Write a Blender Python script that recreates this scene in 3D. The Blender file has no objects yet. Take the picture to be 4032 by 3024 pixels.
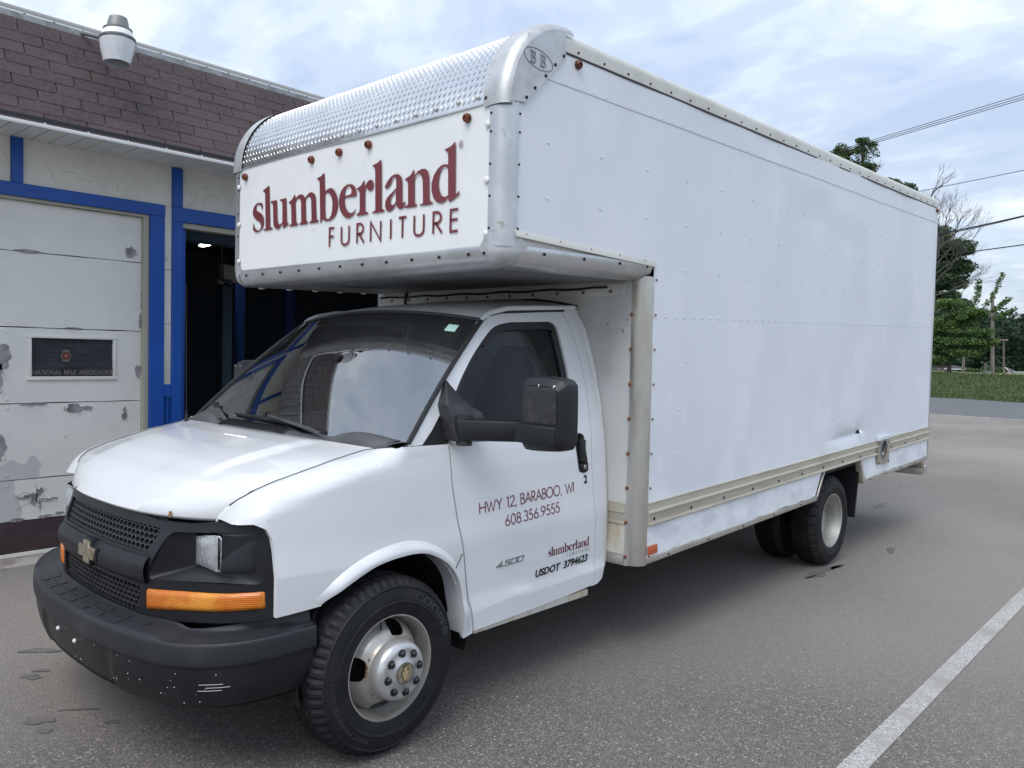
import bpy, bmesh, math, random
from mathutils import Vector, Matrix, noise as mnoise
from mathutils.geometry import tessellate_polygon
R = math.radians
random.seed(7)
S = bpy.context.scene
COL = S.collection

# ------------------------------------------------------------------ camera, sky, sun, exposure
cam_d = bpy.data.cameras.new('camera'); cam = bpy.data.objects.new('camera', cam_d); COL.objects.link(cam)
F = Vector((-0.73801143, -0.673779, -0.0368916)).normalized()
RT = Vector((-0.67468736, 0.73774268, 0.02308027)); RT = (RT - F*RT.dot(F)).normalized()
UP = RT.cross(F).normalized()
M = Matrix((RT, UP, -F)).transposed().to_4x4(); M.translation = Vector((2.0719, 3.5700, 1.6479))
cam.matrix_world = M
cam_d.sensor_width = 36; cam_d.lens = 28.288; cam_d.clip_end = 2500; cam_d.clip_start = 0.05
S.camera = cam

SUN_EL, SUN_AZ = R(58), R(14)          # azimuth measured from +X (truck's nose) towards +Y
W = bpy.data.worlds.new('World'); S.world = W; W.use_nodes = True
nt = W.node_tree; nt.nodes.clear()
def wn(t, **k):
    n = nt.nodes.new(t)
    for a, b in k.items(): setattr(n, a, b)
    return n
def wl(a, b): nt.links.new(a, b)
out = wn('ShaderNodeOutputWorld'); bg = wn('ShaderNodeBackground'); wl(bg.outputs[0], out.inputs[0])
sky = wn('ShaderNodeTexSky'); sky.sky_type = 'NISHITA'; sky.sun_disc = False
sky.sun_elevation = SUN_EL; sky.sun_rotation = R(90) - SUN_AZ
tc = wn('ShaderNodeTexCoord'); sep = wn('ShaderNodeSeparateXYZ'); wl(tc.outputs['Generated'], sep.inputs[0])
def wm(op, a, b=None, c=None):
    n = wn('ShaderNodeMath', operation=op)
    for i, v in enumerate((a, b, c)):
        if v is None: continue
        if isinstance(v, (int, float)): n.inputs[i].default_value = v
        else: wl(v, n.inputs[i])
    return n.outputs[0]
zc = wm('MAXIMUM', sep.outputs[2], 0.0)
den = wm('ADD', zc, 0.16)
cx = wm('DIVIDE', sep.outputs[0], den); cy = wm('DIVIDE', sep.outputs[1], den)
cmb = wn('ShaderNodeCombineXYZ'); wl(cx, cmb.inputs[0]); wl(cy, cmb.inputs[1])
def wnoise(scale, detail, rough, dist=0.0, off=(0, 0, 0), sc=(1, 1, 1)):
    mp = wn('ShaderNodeMapping'); mp.inputs['Location'].default_value = off; mp.inputs['Scale'].default_value = sc
    wl(cmb.outputs[0], mp.inputs[0])
    n = wn('ShaderNodeTexNoise'); n.inputs['Scale'].default_value = scale; n.inputs['Detail'].default_value = detail
    n.inputs['Roughness'].default_value = rough; n.inputs['Distortion'].default_value = dist
    wl(mp.outputs[0], n.inputs['Vector']); return n.outputs[0]
def wramp(f, stops):
    r = wn('ShaderNodeValToRGB'); e = r.color_ramp.elements
    while len(e) > 1: e.remove(e[-1])
    e[0].position = stops[0][0]; e[0].color = (*stops[0][1], 1)
    for p, c in stops[1:]:
        q = e.new(p); q.color = (*c, 1)
    r.color_ramp.interpolation = 'EASE'
    wl(f, r.inputs[0]); return r.outputs[0]
n1 = wnoise(1.25, 8, 0.56, 0.35, (3.1, 1.7, 0)); n2 = wnoise(4.2, 5, 0.55, 0.5, (0, 5, 0), (1, 0.6, 1))
f = wm('ADD', wm('MULTIPLY', n1, 0.66), wm('MULTIPLY', n2, 0.34))
cloud = wramp(f, [(0.39, (0.37, 0.445, 0.57)), (0.455, (0.43, 0.50, 0.62)), (0.51, (0.51, 0.58, 0.68)), (0.57, (0.63, 0.685, 0.755)), (0.66, (0.83, 0.84, 0.86))])
mul = wn('ShaderNodeVectorMath', operation='SCALE'); wl(cloud, mul.inputs[0])
hz = wm('POWER', wm('SUBTRACT', 1.0, zc), 3.0)
wl(wm('SUBTRACT', 1.34, wm('MULTIPLY', hz, 0.58)), mul.inputs['Scale'])     # an overcast sky is brightest overhead
sk = wn('ShaderNodeVectorMath', operation='SCALE'); wl(sky.outputs[0], sk.inputs[0]); sk.inputs['Scale'].default_value = 0.1
mx = wn('ShaderNodeMix', data_type='RGBA'); mx.inputs[0].default_value = 0.82
wl(sk.outputs[0], mx.inputs[6]); wl(mul.outputs[0], mx.inputs[7])
wl(mx.outputs[2], bg.inputs[0]); bg.inputs[1].default_value = 1.0

sun_d = bpy.data.lights.new('sun', 'SUN'); sun = bpy.data.objects.new('sun', sun_d); COL.objects.link(sun)
sun_d.energy = 1.4; sun_d.angle = R(40); sun_d.color = (1.0, 0.955, 0.89)
sd = Vector((math.cos(SUN_EL)*math.cos(SUN_AZ), math.cos(SUN_EL)*math.sin(SUN_AZ), math.sin(SUN_EL)))
sun.rotation_euler = sd.to_track_quat('Z', 'Y').to_euler(); sun.location = (10, -4, 20)
S.view_settings.view_transform = 'Standard'; S.view_settings.look = 'None'
S.view_settings.gamma = 1; S.view_settings.use_curve_mapping = False; S.view_settings.exposure = 0.60
S.render.engine = 'CYCLES'
S.cycles.max_bounces = 8; S.cycles.transparent_max_bounces = 12
S.render.resolution_x = 1024; S.render.resolution_y = 768

# ------------------------------------------------------------------ materials
def mat(name, color=(.5,.5,.5), rough=.5, metal=0.0, coat=0.0, spec=0.5, var=None, bump=None, dirt=None, speck=None):
    """var=(colour2, scale, lo, hi[, stretch])  bump=(scale, strength[, detail])  dirt=(colour, scale, lo, hi)"""
    m = bpy.data.materials.new(name); m.use_nodes = True; t = m.node_tree; b = t.nodes['Principled BSDF']
    b.inputs['Base Color'].default_value = (*color, 1); b.inputs['Roughness'].default_value = rough
    b.inputs['Metallic'].default_value = metal; b.inputs['Coat Weight'].default_value = coat
    b.inputs['Coat Roughness'].default_value = 0.025
    b.inputs['Specular IOR Level'].default_value = spec
    geo = t.nodes.new('ShaderNodeNewGeometry')
    def nz(scale, detail=4, rough_=.55, stretch=(1,1,1), off=0.0):
        mp = t.nodes.new('ShaderNodeMapping'); mp.inputs['Scale'].default_value = stretch; mp.inputs['Location'].default_value = (off, off*.7, off*1.3)
        t.links.new(geo.outputs['Position'], mp.inputs[0])
        n = t.nodes.new('ShaderNodeTexNoise'); n.inputs['Scale'].default_value = scale
        n.inputs['Detail'].default_value = detail; n.inputs['Roughness'].default_value = rough_
        t.links.new(mp.outputs[0], n.inputs['Vector']); return n.outputs[0]
    cur = None
    def layer(cur, c2, fac_out, lo, hi):
        mr = t.nodes.new('ShaderNodeMapRange'); mr.inputs[1].default_value = lo; mr.inputs[2].default_value = hi
        mr.interpolation_type = 'SMOOTHSTEP'
        t.links.new(fac_out, mr.inputs[0])
        mxn = t.nodes.new('ShaderNodeMix'); mxn.data_type = 'RGBA'; t.links.new(mr.outputs[0], mxn.inputs[0])
        if cur is None: mxn.inputs[6].default_value = (*color, 1)
        else: t.links.new(cur, mxn.inputs[6])
        mxn.inputs[7].default_value = (*c2, 1); return mxn.outputs[2]
    for i, v in enumerate((var, dirt, speck)):
        if v is None: continue
        vs = v if isinstance(v, list) else [v]
        for k, q in enumerate(vs):
            st = q[4] if len(q) > 4 else (1,1,1)
            cur = layer(cur, q[0], nz(q[1], 6 if i else 4, .6, st, 3.3*i+1.7*k), q[2], q[3])
    if cur is not None: t.links.new(cur, b.inputs['Base Color'])
    if bump:
        bs = bump if isinstance(bump, list) else [bump]; prev = None
        for q in bs:
            bn = t.nodes.new('ShaderNodeBump'); bn.inputs['Strength'].default_value = 1; bn.inputs['Distance'].default_value = q[1]
            st = q[3] if len(q) > 3 else (1,1,1)
            t.links.new(nz(q[0], q[2] if len(q) > 2 else 3, .6, st), bn.inputs['Height'])
            if prev: t.links.new(prev, bn.inputs['Normal'])
            prev = bn.outputs[0]
        t.links.new(prev, b.inputs['Normal'])
    return m
MT = {}
MT['paint'] = mat('white_car_paint', (.715,.73,.755), .28, coat=.8, var=((.685,.695,.70), 1.6, .45, .75), dirt=[((.58,.55,.50), 9, .68, .80), ((.30,.28,.26), 34, .745, .76)], bump=(2.2, .0012, 1))
MT['paint_dull'] = mat('white_roof_paint', (.70,.70,.69), .5, coat=.1, var=((.62,.61,.57), 3, .42, .72), dirt=((.45,.43,.38), 20, .66, .76))
MT['box_white'] = mat('rolled_white_box_paint', (.735,.765,.82), .5, var=[((.685,.715,.775), .8, .42, .62, (1,1,.5)), ((.76,.785,.83), 1.9, .52, .66, (1,1,.6))], bump=[(.9, .010, 2), (260, .0002, 2)], dirt=((.67,.69,.73), 30, .72, .80))
MT['box_front'] = mat('white_front_panel', (.80,.81,.81), .35, var=((.76,.77,.78), 2, .4, .7), dirt=[((.55,.55,.54), 26, .70, .74, (1,1,.45)), ((.66,.64,.60), 60, .72, .76)], bump=(1.2, .003, 1))
MT['wall_dirty'] = mat('dirty_white_box_wall', (.66,.66,.64), .5, var=((.50,.49,.46), 1.8, .45, .75), dirt=[((.22,.21,.19), 20, .665, .70), ((.42,.40,.36), 6, .64, .74)], bump=(1.3, .004, 1))
MT['skirt'] = mat('fresh_white_skirt_paint', (.78,.80,.84), .5, var=((.66,.69,.745), 3.5, .45, .62, (1,1,2)), bump=[(4, .004, 2), (30,.0008,3)])
MT['alu'] = mat('aged_aluminium', (.62,.63,.64), .38, metal=.85, var=((.52,.53,.54), 4, .4, .65), dirt=((.40,.38,.34), 14, .62, .74), bump=(3, .003, 2))
MT['alu_cap'] = mat('cast_aluminium', (.56,.57,.58), .5, metal=.7, var=((.48,.48,.48), 12, .4, .65), bump=(40, .0006, 2))
MT['alu_bright'] = mat('bright_diamond_plate', (.66,.67,.68), .27, metal=.95, var=((.70,.71,.72), 5, .4, .65), bump=[(2.6, .012, 1), (9, .003, 2)])
MT['beige'] = mat('beige_anodised_rail', (.50,.47,.39), .45, metal=.25, var=((.42,.39,.32), 5, .45, .65, (.4,1,3)), dirt=((.26,.25,.24), 14, .64, .72, (1,1,2.4)), bump=(6,.001,2))
MT['rail_top'] = mat('cream_roof_rail', (.60,.59,.54), .42, metal=.35, var=((.52,.51,.46), 3, .45, .7), dirt=((.40,.39,.35), 16, .66, .76))
MT['edge_rail'] = mat('stained_edge_rail', (.60,.585,.545), .36, metal=.85, var=((.50,.47,.41), 5, .42, .66, (1,1,.4)), dirt=((.26,.23,.20), 16, .68, .76))
MT['rusty'] = mat('rust_stained_white', (.62,.60,.54), .6, var=((.48,.38,.24), 5, .48, .66, (1,1,.5)), dirt=((.30,.16,.07), 11, .62, .74, (1,1,.5)))
MT['rust'] = mat('rust_brown', (.16,.07,.035), .8, var=((.26,.12,.05), 30, .4, .6))
MT['black_pl'] = mat('black_textured_plastic', (.009,.010,.013), .42, spec=.38, var=((.015,.017,.021), 3, .4, .7), bump=(400, .0003, 2))
MT['bumper'] = mat('weathered_bumper_plastic', (.018,.020,.024), .50, spec=.42, var=((.030,.032,.037), 2.5, .42, .66), dirt=((.055,.054,.056), 5, .60, .80), bump=(350, .0004, 2))
MT['bumper_low'] = mat('lower_bumper_plastic', (.009,.010,.012), .40, spec=.38, var=((.016,.017,.019), 5, .45, .7), dirt=((.35,.35,.35), 42, .72, .74), bump=(200,.0003,2))
MT['mesh_pl'] = mat('grille_plastic', (.040,.042,.046), .35)
MT['dark'] = mat('underbody_black', (.008,.008,.009), .8, var=((.02,.018,.015), 6, .5, .7))
MT['rubber'] = mat('tyre_rubber', (.009,.010,.012), .62, spec=.28, var=((.016,.016,.018), 9, .42, .66), bump=(60, .0006, 3))
MT['rubber_old'] = mat('dusty_tyre_rubber', (.012,.013,.014), .68, spec=.25, var=((.024,.023,.022), 7, .42, .66), bump=(60, .0008, 3))
MT['seal'] = mat('black_rubber_seal', (.012,.013,.015), .5)
MT['cowl'] = mat('grey_cowl_plastic', (.060,.064,.072), .5, var=((.085,.087,.092), 7, .45, .65), bump=(200,.0003,2))
MT['mirror_pl'] = mat('faded_mirror_plastic', (.020,.021,.026), .5, var=((.038,.036,.040), 16, .48, .62), bump=(300,.0003,2))
MT['silver'] = mat('silver_wheel_paint', (.46,.455,.43), .36, metal=.55, var=((.36,.33,.28), 6, .44, .66), dirt=[((.16,.08,.04), 26, .68, .72), ((.30,.26,.2), 10, .64, .76)])
MT['silver_hub'] = mat('silver_hub_cap', (.56,.565,.57), .32, metal=.6, var=((.46,.46,.46), 9, .42, .64))
MT['rim_old'] = mat('weathered_rim', (.42,.42,.39), .5, metal=.45, var=((.34,.33,.30), 7, .42, .64), dirt=((.15,.08,.04), 13, .62, .70))
MT['gold'] = mat('gold_emblem', (.46,.41,.31), .35, metal=.7, var=((.30,.24,.16), 30, .4, .65))
MT['chrome'] = mat('dull_chrome', (.45,.46,.47), .25, metal=.95)
MT['maroon'] = mat('maroon_vinyl', (.155,.026,.036), .45, var=((.18,.035,.045), 2, .4, .7))
MT['maroon2'] = mat('dark_maroon_vinyl', (.16,.022,.045), .45)
MT['ink'] = mat('black_vinyl', (.006,.006,.010), .5)
MT['greyink'] = mat('grey_vinyl', (.10,.10,.11), .5)
MT['amber_old'] = mat('faded_marker_lens', (.20,.045,.014), .5, var=((.07,.015,.008), 60, .42, .6))
MT['orange'] = mat('orange_reflector', (.50,.11,.035), .4, bump=(120,.001,1))
MT['red_dark'] = mat('dark_red_lens', (.12,.01,.01), .4)
MT['blue'] = mat('blue_trim_paint', (.006,.075,.37), .45, var=((.008,.085,.41), 3, .4, .7), dirt=((.10,.16,.34), 60, .76, .78), bump=(20,.0008,3))
MT['stucco'] = mat('off_white_stucco', (.79,.775,.70), .85, var=((.66,.645,.57), 2.2, .4, .66), dirt=((.48,.46,.40), 9, .64, .80), bump=[(1.7, .03, 3), (45,.002,4)])
MT['doorpaint'] = mat('peeling_door_paint', (.77,.765,.73), .6, var=[((.71,.71,.68), 1.4, .42, .62), ((.53,.53,.53), .8, .63, .64)], dirt=((.44,.43,.41), 13, .72, .78), bump=[(1.6,.010,4), (18,.001,3)])
MT['peeled'] = mat('bare_grey_primer', (.33,.325,.335), .8, var=((.20,.19,.20), 12, .4, .65), bump=(30,.001,3))
MT['maroon_base'] = mat('maroon_door_base', (.045,.026,.034), .6, var=((.06,.04,.045), 6, .4, .65), bump=(12,.001,3))
MT['underpan'] = mat('dull_grey_underpan', (.22,.23,.24), .5, metal=.3, var=((.30,.30,.30), 3, .45, .7))
MT['concrete'] = mat('concrete_apron', (.42,.39,.35), .85, var=((.24,.20,.18), 4, .4, .65), bump=(40,.002,4))
MT['soffit'] = mat('white_soffit_vinyl', (.66,.67,.66), .5, var=((.60,.61,.60), 3, .4, .7))
MT['shingle'] = mat('brown_asphalt_shingle', (.083,.062,.067), .92, var=[((.066,.047,.051), 30, .42, .6), ((.092,.068,.070), 1.2, .45, .65)], dirt=((.125,.10,.105), 180, .60, .70), bump=(160,.003,3))
MT['shingle2'] = mat('dark_brown_asphalt_shingle', (.076,.057,.062), .92, var=[((.056,.041,.045), 30, .42, .6), ((.084,.062,.064), 1.2, .45, .65)], dirt=((.12,.095,.10), 180, .60, .70), bump=(160,.003,3))
MT['flash'] = mat('grey_roof_flashing', (.22,.23,.24), .5, metal=.3, var=((.14,.15,.15), 8, .4, .6), bump=(12,.003,3))
MT['termbar'] = mat('bright_termination_bar', (.72,.73,.73), .35, metal=.6)
MT['pipe'] = mat('grey_roof_edge_roll', (.28,.28,.27), .6)
MT['lampgrey'] = mat('lamp_grey_metal', (.22,.23,.23), .5, metal=.5)
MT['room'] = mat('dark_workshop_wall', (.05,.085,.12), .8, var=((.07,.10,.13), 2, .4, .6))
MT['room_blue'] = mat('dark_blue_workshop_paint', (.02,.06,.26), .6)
MT['beam'] = mat('cream_steel_beam', (.42,.40,.33), .6)
MT['seat'] = mat('dark_grey_seat_fabric', (.028,.028,.032), .9, var=((.05,.05,.052), 70, .45, .55), bump=(90,.002,3))
MT['interior'] = mat('grey_cab_trim', (.46,.49,.49), .7, var=((.50,.53,.53), 2, .4, .7))
MT['wood'] = mat('weathered_pole_wood', (.22,.20,.17), .85, var=((.15,.135,.12), 6, .4, .6, (1,1,.1)), bump=(12,.01,4,(1,1,.1)))
MT['bark'] = mat('tree_bark', (.085,.070,.058), .9, var=((.05,.042,.036), 9, .4, .6, (1,1,.2)), bump=(14,.02,4))
MT['deadbark'] = mat('pale_dead_bark', (.12,.11,.105), .9, var=((.08,.075,.07), 9, .4, .6))
MT['wire'] = mat('black_cable', (.012,.012,.014), .6)
MT['white_pl'] = mat('white_enamel', (.78,.78,.77), .4)
MT['grass_ground'] = mat('lawn_ground', (.17,.19,.06), .95, var=[((.11,.14,.04), 1.3, .4, .62), ((.22,.22,.085), .5, .48, .68)], bump=(8,.03,4))
MT['bank_ground'] = mat('rough_bank_ground', (.040,.065,.020), .95, var=((.07,.09,.03), 2.2, .4, .62), bump=(6,.05,4))
def leafmat(name, c1, c2, c3):
    m = mat(name, c1, .6, spec=.3, var=[(c2, 1.1, .40, .62), (c3, 6, .52, .68)])
    return m
MT['leaf_dark'] = leafmat('dark_leaves', (.062,.108,.052), (.042,.078,.042), (.09,.145,.065))
MT['leaf_green'] = leafmat('fresh_green_leaves', (.095,.165,.045), (.058,.115,.036), (.15,.23,.065))
MT['leaf_wood'] = leafmat('woodland_leaves', (.038,.074,.040), (.024,.050,.032), (.062,.11,.048))
MT['leaf_olive'] = leafmat('olive_leaves', (.070,.120,.042), (.048,.088,.034), (.10,.16,.055))
MT['grassblade'] = leafmat('grass_blades', (.075,.112,.040), (.048,.078,.032), (.115,.145,.055))

def asphalt(name, base, light, dark, pebble, patch=None):
    m = bpy.data.materials.new(name); m.use_nodes = True; t = m.node_tree; b = t.nodes['Principled BSDF']
    b.inputs['Roughness'].default_value = .85; b.inputs['Specular IOR Level'].default_value = .35
    geo = t.nodes.new('ShaderNodeNewGeometry')
    def N(kind, scale, **k):
        n = t.nodes.new(kind); n.inputs['Scale'].default_value = scale
        for a, v in k.items(): n.inputs[a].default_value = v
        t.links.new(geo.outputs['Position'], n.inputs['Vector']); return n
    def mixc(fac, a, bb):
        x = t.nodes.new('ShaderNodeMix'); x.data_type = 'RGBA'; t.links.new(fac, x.inputs[0])
        for i, v in ((6, a), (7, bb)):
            if isinstance(v, tuple): x.inputs[i].default_value = (*v, 1)
            else: t.links.new(v, x.inputs[i])
        return x.outputs[2]
    def mr(f, lo, hi):
        r = t.nodes.new('ShaderNodeMapRange'); r.inputs[1].default_value = lo; r.inputs[2].default_value = hi; t.links.new(f, r.inputs[0]); return r.outputs[0]
    v = N('ShaderNodeTexVoronoi', pebble)
    rnd = t.nodes.new('ShaderNodeSeparateColor'); t.links.new(v.outputs['Color'], rnd.inputs[0])
    c = mixc(mr(rnd.outputs[0], .30, .95), dark, light)
    c = mixc(mr(v.outputs['Distance'], .42, .75), c, dark)
    g2 = N('ShaderNodeTexNoise', 26.0, Detail=6.0, Roughness=.75)
    c = mixc(mr(g2.outputs[0], .50, .72), c, tuple(q*.55 for q in base)); c = mixc(mr(g2.outputs[0], .46, .28), c, tuple(min(1,q*1.25) for q in base))
    big = N('ShaderNodeTexNoise', .35, Detail=5.0, Roughness=.6)
    c = mixc(mr(big.outputs[0], .3, .95), c, base)
    sp = N('ShaderNodeTexVoronoi', pebble*.8); rs = t.nodes.new('ShaderNodeSeparateColor'); t.links.new(sp.outputs['Color'], rs.inputs[0])
    c = mixc(mr(rs.outputs[1], .972, .985), c, tuple(min(1, q*1.25) for q in light))
    st = N('ShaderNodeTexNoise', 1.7, Detail=4.0, Roughness=.65)
    c = mixc(mr(st.outputs[0], .64, .78), c, tuple(q*.80 for q in base))
    if patch:
        wv = N('ShaderNodeTexNoise', .16, Detail=3.0); c = mixc(mr(wv.outputs[0], .42, .62), c, patch)
    t.links.new(c, b.inputs['Base Color'])
    fine = N('ShaderNodeTexNoise', pebble*.6, Detail=4.0, Roughness=.7)
    bp = t.nodes.new('ShaderNodeBump'); bp.inputs['Distance'].default_value = .006; t.links.new(v.outputs['Distance'], bp.inputs['Height']); bp.invert = True
    bp2 = t.nodes.new('ShaderNodeBump'); bp2.inputs['Distance'].default_value = .009; t.links.new(fine.outputs[0], bp2.inputs['Height']); t.links.new(bp.outputs[0], bp2.inputs['Normal'])
    t.links.new(bp2.outputs[0], b.inputs['Normal'])
    return m
MT['lot'] = asphalt('worn_lot_asphalt', (.285,.262,.240), (.45,.415,.382), (.100,.092,.087), 165, (.315,.288,.262))
MT['road'] = asphalt('grey_road_asphalt', (.15,.155,.165), (.20,.205,.215), (.10,.104,.11), 60)
def linemat():
    m = mat('worn_white_line_paint', (.50,.50,.495), .85, var=[((.25,.235,.225), 130, .42, .60), ((.31,.295,.28), 3.5, .44, .68)], bump=(110,.004,3))
    return m
MT['line'] = linemat()
MT['rearwall'] = mat('bare_cab_rear_wall', (.74,.80,.82), .6, var=((.50,.55,.57), 2.5, .4, .65))

def glassmat(name, tint, ior, rough=.0):
    m = bpy.data.materials.new(name); m.use_nodes = True; t = m.node_tree; t.nodes.clear()
    o = t.nodes.new('ShaderNodeOutputMaterial'); mxs = t.nodes.new('ShaderNodeMixShader'); fr = t.nodes.new('ShaderNodeFresnel'); fr.inputs[0].default_value = ior
    tr = t.nodes.new('ShaderNodeBsdfTransparent'); tr.inputs[0].default_value = (*tint, 1)
    gl = t.nodes.new('ShaderNodeBsdfGlossy'); gl.inputs['Roughness'].default_value = rough
    t.links.new(fr.outputs[0], mxs.inputs[0]); t.links.new(tr.outputs[0], mxs.inputs[1]); t.links.new(gl.outputs[0], mxs.inputs[2]); t.links.new(mxs.outputs[0], o.inputs[0])
    return m
MT['windscreen'] = glassmat('windscreen_glass', (.82,.91,.88), 4.6)
MT['sideglass'] = glassmat('side_window_glass', (.86,.92,.91), 1.42)
MT['lampglass'] = mat('headlamp_glass', (.60,.63,.66), .14, metal=.55, coat=.8, var=((.42,.44,.46), 9, .45, .60, (1,.3,1)), bump=(55,.003,2))
def ambermat():
    m = mat('amber_turn_lens', (.60,.155,.006), .18, coat=.5, var=((.78,.30,.03), 3.2, .42, .62))
    t = m.node_tree; b = t.nodes['Principled BSDF']
    w = t.nodes.new('ShaderNodeTexWave'); w.inputs['Scale'].default_value = 42; w.bands_direction = 'Y'
    w2 = t.nodes.new('ShaderNodeTexWave'); w2.inputs['Scale'].default_value = 42; w2.bands_direction = 'Z'
    geo = t.nodes.new('ShaderNodeNewGeometry'); t.links.new(geo.outputs[0], w.inputs[0]); t.links.new(geo.outputs[0], w2.inputs[0])
    ad = t.nodes.new('ShaderNodeMath'); t.links.new(w.outputs[1], ad.inputs[0]); t.links.new(w2.outputs[1], ad.inputs[1])
    bp = t.nodes.new('ShaderNodeBump'); bp.inputs['Distance'].default_value = .0007; t.links.new(ad.outputs[0], bp.inputs['Height']); t.links.new(bp.outputs[0], b.inputs['Normal'])
    b.inputs['Transmission Weight'].default_value = 0.0
    return m
MT['amber'] = ambermat()
m = bpy.data.materials.new('fluorescent_tube_light'); m.use_nodes = True
m.node_tree.nodes['Principled BSDF'].inputs['Emission Color'].default_value = (1, .97, .88, 1)
m.node_tree.nodes['Principled BSDF'].inputs['Emission Strength'].default_value = 12; MT['tube'] = m
MT['reflector'] = mat('lamp_reflector', (.9,.9,.9), .12, metal=1, bump=(30,.004,1))
def ribbed(name, col, axis, scale):
    m = mat(name, col, .4); return m
MT['lampshade'] = mat('ribbed_lamp_refractor', (.72,.73,.76), .3, spec=.6, var=((.5,.51,.53), 2, .4, .7))

# ------------------------------------------------------------------ mesh helpers
def tag(o, label=None, cat=None, group=None, kind=None):
    if label: o['label'] = label
    if cat: o['category'] = cat
    if group: o['group'] = group
    if kind: o['kind'] = kind
    return o
def empty(name, loc=(0,0,0)):
    o = bpy.data.objects.new(name, None); o.location = loc; o.empty_display_size = .2; COL.objects.link(o); return o
def link(name, me, parent=None):
    o = bpy.data.objects.new(name, me); COL.objects.link(o)
    if parent is not None:
        o.parent = parent
        # every parent empty may sit away from the origin while meshes are written in world coordinates
        q = parent; off = Vector((0,0,0))
        while q is not None: off += q.location; q = q.parent
        o.location = -off
    return o
class MB:
    def __init__(s): s.v = []; s.f = []; s.mi = []; s.m = 0
    def add(s, vs, fs):
        b = len(s.v); s.v += [tuple(p) for p in vs]; s.f += [tuple(b+i for i in f) for f in fs]; s.mi += [s.m]*len(fs); return s
    def box(s, x0, x1, y0, y1, z0, z1):
        return s.add([(x0,y0,z0),(x1,y0,z0),(x1,y1,z0),(x0,y1,z0),(x0,y0,z1),(x1,y0,z1),(x1,y1,z1),(x0,y1,z1)],
                     [(0,3,2,1),(4,5,6,7),(0,1,5,4),(1,2,6,5),(2,3,7,6),(3,0,4,7)])
    def hexa(s, p8):   # bottom 4, top 4
        return s.add(p8, [(0,3,2,1),(4,5,6,7),(0,1,5,4),(1,2,6,5),(2,3,7,6),(3,0,4,7)])
    def obox(s, c, ax, ay, az):   # centre and half axes
        c = Vector(c); ax, ay, az = Vector(ax), Vector(ay), Vector(az)
        return s.hexa([c-ax-ay-az, c+ax-ay-az, c+ax+ay-az, c-ax+ay-az, c-ax-ay+az, c+ax-ay+az, c+ax+ay+az, c-ax+ay+az])
    def tube(s, pts, r, n=8, cap=True):
        pts = [Vector(p) for p in pts]; rs = r if isinstance(r, (list, tuple)) else [r]*len(pts); b = len(s.v); prev = None
        for i, p in enumerate(pts):
            d = (pts[min(i+1, len(pts)-1)] - pts[max(i-1, 0)]).normalized()
            if prev is None:
                a = d.orthogonal().normalized()
            else:
                a = (prev - d*prev.dot(d)).normalized()
            prev = a; c = d.cross(a)
            for k in range(n):
                t = 2*math.pi*k/n; s.v.append(tuple(p + (a*math.cos(t)+c*math.sin(t))*rs[i]))
        for i in range(len(pts)-1):
            for k in range(n):
                s.f.append((b+i*n+k, b+i*n+(k+1)%n, b+(i+1)*n+(k+1)%n, b+(i+1)*n+k)); s.mi.append(s.m)
        if cap:
            s.f.append(tuple(b+k for k in reversed(range(n)))); s.mi.append(s.m)
            e = b+(len(pts)-1)*n; s.f.append(tuple(e+k for k in range(n))); s.mi.append(s.m)
        return s
    def cyl(s, p0, p1, r0, r1=None, n=12): return s.tube([p0, p1], [r0, r0 if r1 is None else r1], n)
    def lathe(s, prof, o, axis, up, n=48, fn=None):   # prof: (radius, along axis)
        o = Vector(o); axis = Vector(axis).normalized(); up = Vector(up).normalized(); sd_ = axis.cross(up); b = len(s.v); m_ = len(prof)
        for k in range(n):
            t = 2*math.pi*k/n; dr = up*math.cos(t)+sd_*math.sin(t)
            for j, (r, h) in enumerate(prof):
                if fn: r, h = fn(k, j, r, h)
                s.v.append(tuple(o + dr*r + axis*h))
        for k in range(n):
            for j in range(m_-1):
                s.f.append((b+k*m_+j, b+k*m_+j+1, b+((k+1)%n)*m_+j+1, b+((k+1)%n)*m_+j)); s.mi.append(s.m)
        return s
    def grid(s, fn, nu, nv, flip=False, wrap=False):
        b = len(s.v)
        for i in range(nu+1):
            for j in range(nv+1): s.v.append(tuple(fn(i/nu, j/nv)))
        for i in range(nu):
            for j in range(nv):
                q = (b+i*(nv+1)+j, b+(i+1)*(nv+1)+j, b+(i+1)*(nv+1)+j+1, b+i*(nv+1)+j+1)
                s.f.append(q[::-1] if flip else q); s.mi.append(s.m)
        return s
    def prism(s, poly, fa, fb):   # closed 2-D polygon mapped by two functions
        n = len(poly); b = len(s.v); s.v += [tuple(fa(*p)) for p in poly] + [tuple(fb(*p)) for p in poly]
        tri = tessellate_polygon([[Vector((p[0], p[1], 0)) for p in poly]])
        for t in tri: s.f.append(tuple(b+i for i in t)); s.mi.append(s.m)
        for t in tri: s.f.append(tuple(b+n+i for i in reversed(t))); s.mi.append(s.m)
        for i in range(n): s.f.append((b+i, b+(i+1)%n, b+n+(i+1)%n, b+n+i)); s.mi.append(s.m)
        return s
    def dome(s, c, nrm, r, h=None, n=8):
        c = Vector(c); nrm = Vector(nrm).normalized(); a = nrm.orthogonal().normalized(); h = r*.55 if h is None else h
        return s.lathe([(r, 0), (r*.88, h*.55), (r*.5, h*.9), (0.0001, h)], c, nrm, a, n)
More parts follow.
